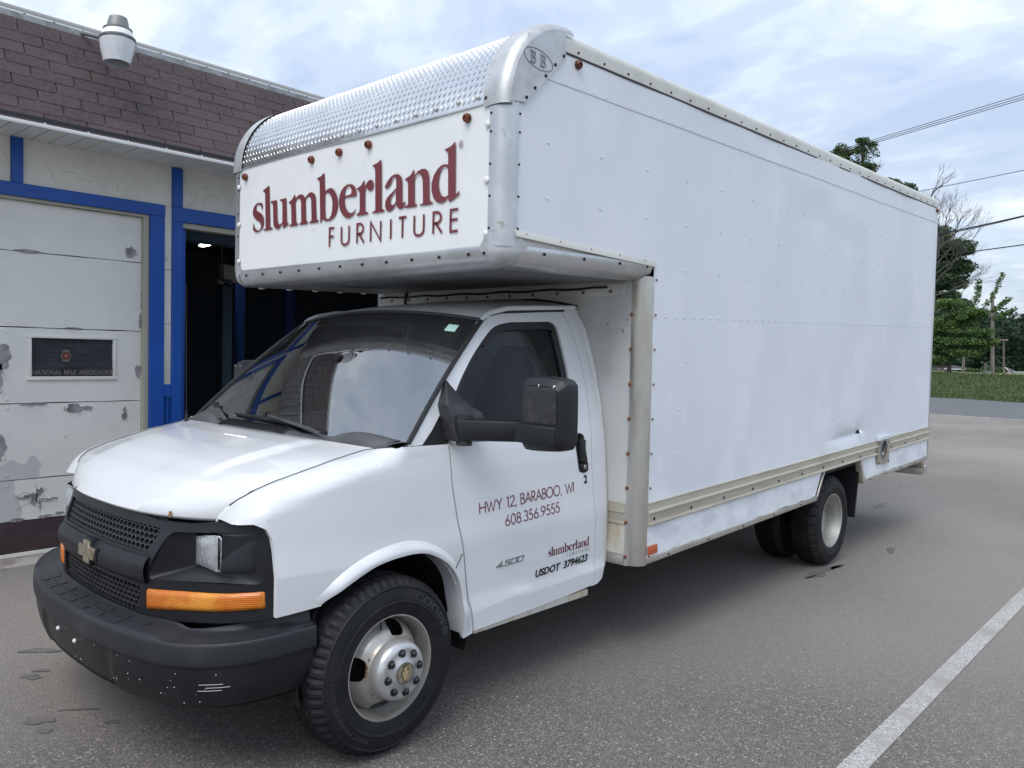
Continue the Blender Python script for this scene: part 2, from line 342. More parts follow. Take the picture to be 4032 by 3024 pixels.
    def build(s, name, m, parent=None, smooth=True, ang=.6, bevel=0, seg=2, recalc=True, merge=False, sub=0):
        me = bpy.data.meshes.new(name); me.from_pydata(s.v, [], s.f)
        ms = m if isinstance(m, list) else [m]
        for q in ms: me.materials.append(MT[q] if isinstance(q, str) else q)
        if len(ms) > 1: me.polygons.foreach_set('material_index', s.mi)
        if recalc or bevel or merge:
            bm = bmesh.new(); bm.from_mesh(me)
            if merge: bmesh.ops.remove_doubles(bm, verts=bm.verts, dist=1e-4)
            if recalc: bmesh.ops.recalc_face_normals(bm, faces=bm.faces)
            if bevel:
                es = [e for e in bm.edges if len(e.link_faces) == 2 and e.calc_face_angle(0) > .5]
                bmesh.ops.bevel(bm, geom=es, offset=bevel, segments=seg, affect='EDGES', profile=.5)
            bm.to_mesh(me); bm.free()
        if smooth:
            me.polygons.foreach_set('use_smooth', [True]*len(me.polygons)); me.set_sharp_from_angle(angle=ang)
        me.update()
        return link(name, me, parent)

def sheet(name, loops, fn, step, m, parent=None, thick=0.0, tdir=(0,-1,0), ang=.7, steps2=None):
    """a panel cut from 2-D outlines (first the outline, then holes), gridded and bent onto fn(a, b) -> xyz"""
    vs = []; 
    for l in loops: vs += l
    tri = tessellate_polygon([[Vector((p[0], p[1], 0)) for p in l] for l in loops])
    bm = bmesh.new(); bv = [bm.verts.new((p[0], p[1], 0)) for p in vs]
    for t in tri:
        if len(set(t)) == 3:
            try: bm.faces.new([bv[i] for i in t])
            except ValueError: pass
    s1 = step; s2 = steps2 or step
    for ax, st in ((0, s1), (1, s2)):
        lo = min(p[ax] for p in vs); hi = max(p[ax] for p in vs); k = math.floor(lo/st)+1
        while k*st < hi - 1e-6:
            co = [0,0,0]; no = [0,0,0]; co[ax] = k*st; no[ax] = 1
            bmesh.ops.bisect_plane(bm, geom=bm.verts[:]+bm.edges[:]+bm.faces[:], dist=1e-5, plane_co=co, plane_no=no); k += 1
    bmesh.ops.dissolve_degenerate(bm, dist=1e-5, edges=bm.edges)
    for v in bm.verts: v.co = fn(v.co.x, v.co.y)
    bmesh.ops.recalc_face_normals(bm, faces=bm.faces)
    td = Vector(tdir)
    av = sum((f_.normal*f_.calc_area() for f_ in bm.faces), Vector())
    if av.dot(td) > 0: bmesh.ops.reverse_faces(bm, faces=bm.faces)
    if thick:
        be = [e for e in bm.edges if len(e.link_faces) == 1]
        r = bmesh.ops.extrude_edge_only(bm, edges=be)
        nv = [g for g in r['geom'] if isinstance(g, bmesh.types.BMVert)]
        bmesh.ops.translate(bm, verts=nv, vec=td*thick)
    me = bpy.data.meshes.new(name); bm.to_mesh(me); bm.free(); me.materials.append(MT[m] if isinstance(m, str) else m)
    me.polygons.foreach_set('use_smooth', [True]*len(me.polygons)); me.set_sharp_from_angle(angle=ang)
    return link(name, me, parent)

def spl(pts, n=6, closed=False):
    P = [Vector(q) for q in pts]; o = []
    Q = [P[-1]]+P+[P[0], P[1]] if closed else [2*P[0]-P[1]]+P+[2*P[-1]-P[-2]]
    for i in range(1, len(Q)-2):
        for k in range(n):
            t = k/n; o.append(.5*((2*Q[i])+(-Q[i-1]+Q[i+1])*t+(2*Q[i-1]-5*Q[i]+4*Q[i+1]-Q[i+2])*t*t+(-Q[i-1]+3*Q[i]-3*Q[i+1]+Q[i+2])*t**3))
    if not closed: o.append(P[-1])
    return [tuple(q) for q in o]
def interp(xs, ys, x):
    if x <= xs[0]: return ys[0]
    for i in range(len(xs)-1):
        if x <= xs[i+1]:
            t = (x-xs[i])/(xs[i+1]-xs[i]); return ys[i]+(ys[i+1]-ys[i])*t
    return ys[-1]
def sst(a, b, x):
    t = max(0, min(1, (x-a)/(b-a))); return t*t*(3-2*t)
def mirror_copy(o, parent=None):
    """the part on the other side of the truck: its own mesh, mirrored in y, with its children"""
    me = o.data.copy(); me.transform(Matrix.Scale(-1, 4, (0,1,0))); me.flip_normals()
    c = bpy.data.objects.new(o.name.split('.')[0], me); COL.objects.link(c); c.parent = parent or o.parent; c.location = o.location
    for k in o.keys(): c[k] = o[k]
    for ch in o.children: mirror_copy(ch, c)
    return c

# stroke lettering
def ribbon(mb, pts, w, fn, closed=False):
    n = len(pts); L_ = []; R_ = []
    for i in range(n):
        a = pts[i-1] if (i > 0 or closed) else None; b = pts[(i+1) % n] if (i < n-1 or closed) else None; p = pts[i]
        ds = []
        if a is not None: d = Vector((p[0]-a[0], p[1]-a[1])); ds.append(d.normalized() if d.length else d)
        if b is not None: d = Vector((b[0]-p[0], b[1]-p[1])); ds.append(d.normalized() if d.length else d)
        nn = [Vector((-d.y, d.x)) for d in ds]
        m_ = nn[0] if len(nn) == 1 else (nn[0]+nn[1])
        if m_.length < 1e-6: m_ = nn[0]
        m_ = m_.normalized(); k = 1/max(.45, m_.dot(nn[0]))
        L_.append((p[0]+m_.x*w/2*k, p[1]+m_.y*w/2*k)); R_.append((p[0]-m_.x*w/2*k, p[1]-m_.y*w/2*k))
    b = len(mb.v); mb.v += [tuple(fn(*q)) for q in L_]+[tuple(fn(*q)) for q in R_]
    for i in range(n if closed else n-1):
        j = (i+1) % n; mb.f.append((b+i, b+j, b+n+j, b+n+i)); mb.mi.append(mb.m)
def arc(cx_, cy_, rx, ry, a0, a1, n=12): return [(cx_+rx*math.cos(R(a0+(a1-a0)*i/n)), cy_+ry*math.sin(R(a0+(a1-a0)*i/n))) for i in range(n+1)]
GL = {   # width, strokes in a unit-high cell
 'H': (.62, [[(0,0),(0,1)],[(.62,0),(.62,1)],[(0,.52),(.62,.52)]]), 'I': (.0, [[(0,0),(0,1)]]),
 'W': (1.0, [[(0,1),(.26,0),(.5,.9),(.74,0),(1.0,1)]]), 'Y': (.6, [[(0,1),(.3,.48),(.6,1)],[(.3,.48),(.3,0)]]),
 '1': (.3, [[(.0,.9),(.2,1),(.2,0)]]), '2': (.5, [arc(.25,.74,.24,.26,170,-25,10)+[(0,.03),(.52,.03)]]),
 ',': (.1, [[(.1,.08),(.02,-.16)]]), '.': (.08, [[(.0,.05),(.09,.05)]]), ' ': (.28, []),
 'B': (.42, [[(0,0),(0,1)]+[(.18,1)]+arc(.18,.77,.22,.23,90,-90,8)[1:]+[(0,.54)],[(.18,.54)]+arc(.2,.27,.24,.27,90,-90,8)+[(0,0)]]),
 'A': (.66, [[(0,0),(.33,1),(.66,0)],[(.13,.36),(.53,.36)]]), 'R': (.42, [[(0,0),(0,1),(.18,1)]+arc(.18,.74,.22,.26,90,-90,8)[1:]+[(0,.48)],[(.14,.48),(.46,0)]]),
 'O': (.8, [arc(.4,.5,.4,.51,0,360,22)]), 'F': (.36, [[(0,0),(0,1),(.36,1)],[(0,.54),(.34,.54)]]),
 'U': (.52, [[(0,1),(0,.3)]+arc(.26,.27,.26,.27,180,360,10)+[(.52,1)]]), 'N': (.62, [[(0,0),(0,1),(.62,0),(.62,1)]]),
 'T': (.48, [[(0,1),(.48,1)],[(.24,1),(.24,0)]]), 'E': (.40, [[(.40,1),(0,1),(0,0),(.40,0)],[(0,.54),(.38,.54)]]),
 'L': (.36, [[(0,1),(0,0),(.36,0)]]), 'S': (.46, [arc(.24,.74,.22,.25,20,250,10)+arc(.22,.26,.24,.26,70,-160,10)]),
 'C': (.6, [arc(.34,.5,.34,.5,45,315,14)]), 'P': (.42, [[(0,0),(0,1),(.18,1)]+arc(.18,.73,.22,.27,90,-90,8)[1:]+[(0,.46)]]),
 'D': (.55, [[(0,0),(0,1),(.15,1)]+arc(.15,.5,.4,.5,90,-90,12)[1:]+[(0,0)]]),
 '6': (.5, [[(.38,1),(.08,.48)]+arc(.25,.27,.24,.26,150,510,18)]), '0': (.5, [arc(.25,.5,.24,.5,0,360,20)]),
 '8': (.46, [arc(.23,.76,.19,.23,0,360,16), arc(.23,.27,.23,.27,0,360,16)]),
 '3': (.46, [arc(.22,.75,.20,.24,150,-80,10)+arc(.22,.26,.23,.26,80,-155,12)]),
 '5': (.46, [[(.42,1),(.14,1),(.06,.56)]+arc(.20,.30,.24,.29,110,-150,12)]),
 '9': (.5, [[(.12,0),(.42,.52)]+arc(.25,.73,.24,.26,-30,330,18)]),
 'n': (.34, [[(0,.6),(0,0)],[(0,.42)]+arc(.16,.42,.16,.18,180,0,8)+[(.32,0)]]),
}
def write(mb, text, x0, z0, h, w, fn, sx=1.0, gap=.14, total=None):
    adv = 0; items = []
    for ch in text:
        g = GL[ch]; items.append((adv, g)); adv += g[0]+gap
    adv -= gap; k = sx*h if total is None else total/adv
    for a, g in items:
        for st in g[1]: ribbon(mb, [(x0+(a+q[0])*k, z0+q[1]*h) for q in st], w, fn)
def fontmesh(text, bold=.0, shear=0.0):
    c = bpy.data.curves.new('t', 'FONT'); c.body = text; c.offset = bold; c.shear = shear; c.resolution_u = 3
    o = bpy.data.objects.new('t', c); me = bpy.data.meshes.new_from_object(o)
    vs = [tuple(v.co) for v in me.vertices]; fs = [tuple(p.vertices) for p in me.polygons]
    bpy.data.objects.remove(o); bpy.data.curves.remove(c); bpy.data.meshes.remove(me)
    lo = min(v[0] for v in vs); hi = max(v[0] for v in vs); zl = min(v[1] for v in vs); zh = max(v[1] for v in vs)
    return [((v[0]-lo)/(hi-lo), (v[1]-zl)/(zh-zl)) for v in vs], fs

def split_pieces(o, label=None):
    """every loose piece of a part becomes an object of its own with the same name"""
    bm = bmesh.new(); bm.from_mesh(o.data); bm.verts.ensure_lookup_table(); seen = set(); first = True
    for v in list(bm.verts):
        if v.index in seen: continue
        st = [v]; comp = []
        seen.add(v.index)
        while st:
            w = st.pop(); comp.append(w)
            for e in w.link_edges:
                u = e.other_vert(w)
                if u.index not in seen: seen.add(u.index); st.append(u)
        idx = {w.index: i for i, w in enumerate(comp)}; fs = []
        for f in {f for w in comp for f in w.link_faces}: fs.append(tuple(idx[w.index] for w in f.verts))
        me = bpy.data.meshes.new(o.name.split('.')[0]); me.from_pydata([tuple(w.co) for w in comp], [], fs)
        for m_ in o.data.materials: me.materials.append(m_)
        if len(o.data.polygons) and o.data.polygons[0].use_smooth: me.polygons.foreach_set('use_smooth', [True]*len(me.polygons)); me.set_sharp_from_angle(angle=.6)
        if first: new_first = me; first = False
        else:
            c = bpy.data.objects.new(o.name.split('.')[0], me); COL.objects.link(c); c.parent = o.parent; c.location = o.location
    bm.free(); o.data = new_first
    return o
# ------------------------------------------------------------------ BUILDING (wall plane y = -3.28, parallel to the truck)
YB = -3.28
shop = empty('workshop_building', (-2, YB, 0))
tag(shop, 'off-white stucco workshop with blue trim and brown shingled mansard behind the truck', 'building')
def wallpiece(x0, x1, z0, z1, name='wall_panel', m='stucco', y=YB, t=.18): return MB().box(x0, x1, y-t, y, z0, z1).build(name, m, shop, smooth=False)
wallpiece(.155, 3.2, 2.84, 3.18); wallpiece(-1.06, .073, 2.84, 3.18); wallpiece(-4.6, -1.15, 2.84, 3.18)
wallpiece(-1.062, -.995, 1.322, 1.835); wallpiece(-1.062, -.995, 1.84, 2.3); wallpiece(-1.062, -.995, 2.305, 2.837)
wallpiece(-7.6, -4.75, 0, 3.18); 
wallpiece(-1.2, -.85, 0, 2.84, 'wall_core', 'blue', YB-.03, .15)
def board(x0, x1, z0, z1, d=.028, name='trim_board', b=.003): return MB().box(x0, x1, YB-.02, YB+d, z0, z1).build(name, 'blue', shop, bevel=b, seg=1)
board(.075, .153, 2.843, 3.18); board(-1.148, -1.062, 2.843, 3.17)          # short posts under the soffit
board(-.995, 3.2, 2.745, 2.842, .032)                                        # header over the closed door
board(-4.7, -1.062, 2.722, 2.842, .032)
board(-.993, -.872, 0, 2.744, .030); board(-1.150, -1.064, 0, 2.721, .030)
board(-4.75, -4.62, 0, 2.842, .03); 
board(-1.062, -.996, 1.21, 1.320, .026); 
for k in range(3): board(-1.060+k*.022, -1.043+k*.022, 0, 1.208, .012 if k != 1 else .018)
MB().box(-.870, -.83, YB-.10, YB+.004, 0, 2.744).build('door_jamb', 'beam', shop)
MB().box(-.83, 3.2, YB-.10, YB+.002, 2.722, 2.744).build('door_stop', 'beam', shop)
MB().box(-4.6, -1.15, YB-.10, YB+.002, 2.675, 2.720).build('door_stop', 'beam', shop)
# closed sectional door
gd = empty('sectional_garage_door', (1.1, YB, 0)); 
tag(gd, 'closed off-white sectional garage door with peeling paint and a flag-covered window', 'garage door')
zs_ = [.285, .604, 1.186, 1.769, 2.344, 2.722]
win = (-.600, .0, 1.392, 1.690)
for a, b in zip(zs_, zs_[1:]):
    g = 0.004
    rnd = random.Random(int(a*1000))
    def edge(z, up): return [(x, z + (rnd.uniform(-.006, .002) if not up else rnd.uniform(-.003, .003))*0.6) for x in [(-.828+ i*.098) for i in range(42)]]
    lo = edge(a+g, False); hi = edge(b-g, True)[::-1]
    loops = [lo+hi]
    if a < 1.3 < b: loops.append([(win[0],win[2]),(win[1],win[2]),(win[1],win[3]),(win[0],win[3])])
    sheet('door_panel', loops, lambda x, z: (x, YB-.045, z), .5, 'doorpaint', gd, .04)
MB().box(-.828, 3.2, YB-.12, YB-.075, .0, 2.73).build('door_backing', 'dark', gd, smooth=False)
MB().box(-.828, 3.2, YB-.085, YB-.043, .04, .282).build('base_panel', 'maroon_base', gd, bevel=.004)
MB().box(-.828, 3.2, YB-.07, YB-.030, .012, .040).build('bottom_seal', 'stucco', gd)
fr = MB()
for x0, x1, z0, z1 in ((win[0]-.03, win[1]+.03, win[3], win[3]+.022), (win[0]-.035, win[1]+.035, win[2]-.028, win[2]), (win[0]-.024, win[0], win[2], win[3]), (win[1], win[1]+.024, win[2], win[3])):
    fr.box(x0, x1, YB-.05, YB-.030, z0, z1)
wf = fr.build('window_frame', 'doorpaint', gd, bevel=.004)
fg = MB().grid(lambda a, b: (win[0]+(win[1]-win[0])*a, YB-.052+.004*math.sin(a*9+b*7)+.003*math.sin(a*23-b*31), win[2]+(win[3]-win[2])*b), 30, 12)
MT['flag'] = mat('black_flag_cloth', (.022,.026,.032), .75, var=((.034,.038,.045), 14, .45, .6, (.4,1,3)), bump=(26,.004,3,(.3,1,3)))
flag = fg.build('window_flag', 'flag', gd)
MT['flagtext'] = mat('grey_flag_lettering', (.17,.15,.15), .8)
mb = MB(); write(mb, 'NATIONAL RIFLE ASSOCIATION', .012, 1.408, .030, .0075, lambda a, b: (-a+.0, YB-.043, b), gap=.22, total=.60)
mb.build('flag_lettering', 'flagtext', flag, recalc=False)
MT['emred'] = mat('flag_emblem_red', (.22,.035,.03), .7); MT['emring'] = mat('flag_emblem_ring', (.22,.21,.19), .7)
def disc(r0, r1, cx0, cz0, y, n=28, a0=0, a1=360):
    m_ = MB(); m_.grid(lambda a, b: (cx0+(r0+(r1-r0)*b)*math.cos(R(a0+(a1-a0)*a)), y, cz0+(r0+(r1-r0)*b)*math.sin(R(a0+(a1-a0)*a))), n, 1); return m_
ec = (-.245, 1.555)
disc(.0005, .026, *ec, YB-.0420).build('emblem', 'emred', flag)
e2 = disc(.032, .0365, *ec, YB-.0425); 
for a0, a1 in ((55,125),(235,305)): e2.v += []; g_ = disc(.040, .047, ec[0], ec[1], YB-.0415, 10, a0, a1); e2.add(g_.v, g_.f)
e2.add([(ec[0]-.012,YB-.0405,ec[1]-.003),(ec[0]+.012,YB-.0405,ec[1]-.003),(ec[0]+.012,YB-.0405,ec[1]+.003),(ec[0]-.012,YB-.0405,ec[1]+.003)],[(0,1,2,3)])
e2.add([(ec[0]-.003,YB-.0400,ec[1]-.010),(ec[0]+.003,YB-.0400,ec[1]-.010),(ec[0]+.003,YB-.0400,ec[1]+.010),(ec[0]-.003,YB-.0400,ec[1]+.010)],[(0,1,2,3)])
e2.build('emblem_ring', 'emring', flag)
# flaked paint: bare primer patches and curled lips
def patch(cx0, cz0, rx, rz, seed, curl=True, n=26):
    rn = random.Random(seed); pts = []
    for i in range(n):
        a = 2*math.pi*i/n; k = .72+.5*rn.random() if i % 2 else .9+.25*rn.random()
        pts.append((cx0+rx*k*math.cos(a), cz0+rz*k*math.sin(a)))
    return pts
pm_, cm = MB(), MB()
for i, (x, z, rx, rz) in enumerate([(.215,1.55,.075,.095),(.235,1.40,.045,.13),(-.30,1.137,.060,.040),(-.40,1.135,.045,.018),(-.695,1.08,.022,.055),(-.81,1.43,.030,.050),(-.82,1.86,.012,.06),(-.83,2.03,.008,.09),(.22,.86,.05,.10),(-.06,.50,.03,.03),(-.02,.44,.022,.05),(.05,.46,.05,.012),(-.14,.43,.05,.012),(-.10,.30,.05,.012),(-.04,.455,.012,.035),(.02,.475,.035,.008),(-.08,.435,.03,.007),(-.06,.395,.009,.03),(.1,.295,.05,.014),(-.20,.31,.04,.012),(-.74,2.42,.045,.045),(.02,2.345,.1,.014),(-.30,1.775,.06,.006),(-.02,1.18,.09,.012)]):
    pl_ = patch(x, z, rx, rz, i); pm_.prism(pl_, lambda a, b: (a, YB-.0415, b), lambda a, b: (a, YB-.0450, b))
    rn = random.Random(i+50)
    for q in range(0, len(pl_), 4):
        a, b = pl_[q], pl_[(q+2) % len(pl_)]; o_ = rn.uniform(.008, .022)
        mid = Vector(((a[0]+b[0])/2, (a[1]+b[1])/2)); out_ = (mid-Vector((x, z))).normalized()*rn.uniform(-.012, .008)
        cm.add([(a[0],YB-.041,a[1]),(b[0],YB-.041,b[1]),(mid.x+out_.x, YB-.041+o_, mid.y+out_.y)],[(0,1,2)])
pm_.build('bare_patch', 'peeled', gd, smooth=False)
split_pieces(bpy.data.objects['bare_patch']); tag(cm.build('curled_paint', 'doorpaint', gd, smooth=False), kind='stuff')
bl = MB()
for z in (2.30, 1.80, 1.73, 1.22, 1.15, .64, .56): bl.dome((.165, YB-.044, z), (0,1,0), .012, .006, 8)
split_pieces(bl.build('door_bolt', 'doorpaint', gd))
cr = MB()
for pts in ([(.12,.46),(.06,.50),(-.01,.485),(-.05,.44),(-.02,.40)],[(-.03,.56),(-.05,.49),(-.11,.52)],[(.10,.37),(.04,.41),(-.06,.42),(-.12,.41)],[(-.05,.42),(-.065,.36),(-.06,.33)]):
    ribbon(cr, pts, .0035, lambda a, b: (a, YB-.0405, b))
cr.build('paint_crack', 'peeled', gd, recalc=False)
hairl = MB()
for pts in spl_ if False else [[(-.20,2.97),(-.23,2.99),(-.30,2.985)],[(-.42,3.0),(-.46,2.97),(-.49,2.92)],[(-.60,2.99),(-.62,3.02),(-.66,3.0),(-.64,2.98)],[(-.60,2.9),(-.62,2.93),(-.61,2.97)],[(-.33,2.93),(-.36,2.95),(-.41,2.94)],[(-.07,3.0),(-.12,2.97),(-.14,2.91),(-.16,2.88)],[(-1.30,3.03),(-1.36,3.05),(-1.42,3.04)],[(-1.27,2.97),(-1.30,2.94)],[(-1.34,2.92),(-1.38,2.98),(-1.45,2.99)],[(-1.2,2.9),(-1.24,2.89),(-1.27,2.92)],[(.2,3.05),(.17,3.0)]]:
    hairl.tube([(p[0], YB+.001, p[1]) for p in spl(pts, 4)], .0030, 5)
MT['crack'] = mat('stucco_trowel_ridge', (.60,.585,.52), .9)
tag(hairl.build('stucco_ridge', 'crack', shop), kind='stuff')
# soffit: slats running out from the wall
SO, SZ0 = -2.72, 3.165
def slat(x0, x1):
    return MB().box(x0+.004, x1-.004, YB, SO+.02, 3.178, 3.19).build('soffit_slat', 'soffit', sof, smooth=False, bevel=.003, seg=1)
sof = MB().box(-7.6, 3.2, YB-.2, SO+.02, 3.192, 3.22).build('soffit', 'seal', shop, smooth=False)
x = -7.6; k = 0
while x < 3.1:
    w_ = .125 if k % 2 else .125; slat(x, x+w_); x += w_; k += 1
MB().box(-7.6, 3.2, SO+.012, SO+.034, 3.148, 3.176).build('fascia_trim', 'soffit', shop, bevel=.005)
# mansard slope with separate shingle tabs
roof = MB().hexa([(-7.6,-3.6,3.2),(3.2,-3.6,3.2),(3.2,SO,3.2),(-7.6,SO,3.2),(-7.6,-3.6,3.98),(3.2,-3.6,3.98),(3.2,SO-.40,3.98),(-7.6,SO-.40,3.98)]).build('mansard_roof', 'shingle', shop, smooth=False)
sl = Vector((0, -.40, .80)).normalized(); nrm = Vector((0, .80, .40)).normalized()
def tabmesh(w_, h_, rnd_=.028):
    m_ = MB(); t = .006
    poly = [(0,0),(w_,0),(w_,h_),(0,h_)]
    poly = [(rnd_*.9, 0.0),(w_-.003,0),(w_-.003,h_),(.003,h_),(.003,rnd_),(.010,.008)]
    m_.prism(poly, lambda a, b: Vector((a,0,0))+sl*b+nrm*(t+.004-b*.03), lambda a, b: Vector((a,0,0))+sl*b+nrm*(-.002-b*.03))
    me = bpy.data.meshes.new('shingle'); me.from_pydata(m_.v, [], m_.f); me.materials.append(MT['shingle']); me.update()
    bm = bmesh.new(); bm.from_mesh(me); bmesh.ops.recalc_face_normals(bm, faces=bm.faces); bm.to_mesh(me); bm.free(); return me
TW, TH, NR = .285, .099, 9
tm = [tabmesh(TW-.002, TH+.03), tabmesh(TW-.002, TH+.03)]; tm[1].materials.clear(); tm[1].materials.append(MT['shingle2'])
far = MB()
rs = random.Random(3)
for r_ in range(NR):
    off = (r_ * .47 * TW + .06) % TW; x = 1.3 - off
    while x > -7.5:
        x -= TW; base = Vector((x, SO+.012, 3.170)) + sl*(r_*TH) + nrm*.006
        if x > -3.1:
            o = link('shingle', tm[rs.random() < .4], roof); o.location = Vector(o.location) + base + Vector((0,0,rs.uniform(-.0015,.0015)))
        else:
            far.add([tuple(Vector(v.co)+base) for v in tm[0].vertices], [tuple(p.vertices) for p in tm[0].polygons])
tag(far.build('hidden_shingle_field', 'shingle', shop, smooth=False), kind='stuff')
TOP = 3.19 + NR*TH*.894; YT = SO - NR*TH*.447
fl = MB().grid(lambda a, b: (1.6-9.1*a, YT+.022-b*.045, TOP-.035+b*.100+.006*math.sin(a*190)*(1-b)+.005*math.sin(a*71)*(1-b)), 260, 2)
fl.build('roof_flashing', 'flash', shop)
MB().box(-7.5, 1.6, YT-.050, YT-.034, TOP+.058, TOP+.080).build('termination_bar', 'termbar', shop)
MB().tube([(1.6, YT-.085, TOP+.088), (-7.5, YT-.085, TOP+.088)], .040, 14).build('roof_edge_roll', 'pipe', shop)
MB().box(-7.6, 3.2, -9.4, YT-.08, TOP+.0, TOP+.05).build('flat_roof', 'flash', shop, smooth=False)
sc = MB()
for i in range(46): sc.dome((1.5-i*.2, YT-.034, TOP+.070), (0,1,0), .008, .005, 6)
tag(sc.build('bar_screw', 'dark', shop), kind='stuff')
# room behind the open doorway
rm = MB()
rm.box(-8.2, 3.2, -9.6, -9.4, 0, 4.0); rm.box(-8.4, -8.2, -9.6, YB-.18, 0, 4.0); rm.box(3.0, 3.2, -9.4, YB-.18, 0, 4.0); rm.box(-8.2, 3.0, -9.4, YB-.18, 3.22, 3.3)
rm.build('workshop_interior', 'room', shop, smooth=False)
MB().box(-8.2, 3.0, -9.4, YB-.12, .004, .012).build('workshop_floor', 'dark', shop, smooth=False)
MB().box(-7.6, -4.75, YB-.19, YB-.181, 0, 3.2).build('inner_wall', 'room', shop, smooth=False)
ib = MB()
for x0, x1, y in ((-3.55,-3.46,-6.6),(-4.9,-4.75,-7.5)): ib.box(x0, x1, y, y+.1, 0, 3.2)
ib.build('steel_column', 'room_blue', shop, smooth=False)
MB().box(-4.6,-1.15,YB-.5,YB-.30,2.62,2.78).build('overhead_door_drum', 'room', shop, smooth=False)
lf = empty('vehicle_lift', (-2.6, -5.4, 0)); tag(lf, 'cream steel lift column standing in the dark open bay', 'vehicle lift')
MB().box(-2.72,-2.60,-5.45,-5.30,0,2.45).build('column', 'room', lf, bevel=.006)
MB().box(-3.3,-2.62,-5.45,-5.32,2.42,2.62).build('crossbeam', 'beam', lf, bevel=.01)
MB().hexa([(-2.70,-5.40,2.36),(-2.55,-5.40,2.40),(-2.55,-5.30,2.40),(-2.70,-5.30,2.36),(-2.70,-5.40,2.38),(-2.55,-5.40,2.43),(-2.55,-5.30,2.43),(-2.70,-5.30,2.38)]).build('bracket', 'beam', lf)
tl = MB(); tl.obox((-2.86, -6.10, 2.95), (.03,.32,.0), (.03,-.003,0), (0,0,.012))
tube = tl.build('ceiling_tube_light', 'tube'); tag(tube, 'lit fluorescent tube glowing in the dark open bay', 'light')
cd = empty('cable_run', (-3.8,-8.6,0)); tag(cd, 'thin grey conduit with two small switch boxes in the open bay', 'conduit')
MB().tube(spl([(-3.95,-7.9,3.2),(-3.95,-7.9,2.3),(-3.96,-7.9,1.75),(-4.05,-7.9,1.62),(-4.2,-7.9,1.60)],5), .012, 6).build('pipe', 'lampgrey', cd)
for z in (2.05, 2.17): MB().box(-4.10,-4.03,-7.93,-7.88,z,z+.07).build('switch_box', 'lampgrey', cd, bevel=.004)
# dusk-to-dawn lamp
LP = Vector((-.385, -2.72, 3.735))
yl = empty('yard_light', LP); tag(yl, 'white bucket-shaped yard light hanging off the brown roof edge', 'outdoor lamp')
ax = Vector((-.05, -.06, 1)).normalized()
def flute(k, j, r, h): return (r*(1+.012*(k % 2)), h)
MB().lathe([(.088,0),(.093,.004),(.090,.006),(.112,.10),(.121,.165),(.119,.168),(.109,.10),(.086,.008)], LP, ax, (1,0,0), 56, flute).build('refractor', 'lampshade', yl)
MB().lathe([(.0001,.20),(.10,.195),(.121,.17),(.126,.178),(.126,.190),(.112,.198)], LP, ax, (1,0,0), 40).build('rim_band', 'flash', yl)
MB().lathe([(.112,.198),(.106,.215),(.096,.245),(.092,.250)], LP, ax, (1,0,0), 56, flute).build('heat_sink', 'white_pl', yl)
MB().lathe([(.100,.247),(.101,.258),(.090,.262),(.076,.266)], LP, ax, (1,0,0), 40).build('collar', 'lampgrey', yl)
MB().lathe([(.076,.262),(.071,.31),(.062,.345),(.040,.352),(.0001,.353)], LP, ax, (1,0,0), 48, flute).build('photocell_housing', 'lampgrey', yl)
MB().dome(LP+ax*.11, -ax, .045, .09, 12).build('bulb', 'lampgrey', yl)
MB().tube(spl([LP+ax*.22, LP+Vector((.06,-.10,.20)), LP+Vector((.10,-.42,.30)), LP+Vector((.11,-.55,.30))],5), .016, 8).build('mounting_arm', 'lampgrey', yl)

# ------------------------------------------------------------------ GROUND
def slab(name, pts, z, m, step=None):
    me = bpy.data.meshes.new(name); me.from_pydata([(x, y, z) for x, y in pts], [], [tuple(range(len(pts)))]); me.materials.append(MT[m]); o = link(name, me); tag(o, kind='structure'); return o
slab('ground', [(-700,-700),(700,-700),(700,700),(-700,700)], -.06, 'grass_ground')
slab('parking_lot', [(-26.55,-40),(45,-40),(45,45),(-26.35,45)], 0.0, 'lot')
slab('road', [(-47,-60),(-26.2,-60),(-26.0,60),(-36,60)], -.03, 'road')
MB().box(-26.70,-26.50,-40,45,-.05,.012).build('lot_edge', 'concrete'); tag(bpy.data.objects['lot_edge'], kind='structure')
slab('line_paint_sheet', [(-25,2.412),(-1.0,2.406),(6,2.404),(6,2.503),(-1.0,2.503),(-25,2.500)], .004, 'line')
bpy.data.objects['line_paint_sheet'].name = 'parking_line'
MB().box(-8, 3.2, YB-.02, YB+.26, -.02, .012).build('apron_strip', 'concrete'); tag(bpy.data.objects['apron_strip'], kind='structure')
MT['stain'] = mat('dark_wet_stain', (.12,.110,.102), .7, var=((.16,.147,.136), 9, .40, .60), bump=(95,.004,3))
def blob(cx0, cy0, rx, ry, rot, seed, n=22):
    rn = random.Random(seed); o_ = []
    ph = [rn.uniform(0, 6.28) for _ in range(4)]
    for i in range(n):
        a = 2*math.pi*i/n; k = 1+.22*math.sin(2*a+ph[0])+.18*math.sin(3*a+ph[1])+.14*math.sin(5*a+ph[2])+.12*rn.uniform(-1,1)
        x, y = rx*k*math.cos(a), ry*k*math.sin(a); o_.append((cx0+x*math.cos(rot)-y*math.sin(rot), cy0+x*math.sin(rot)+y*math.cos(rot)))
    return o_
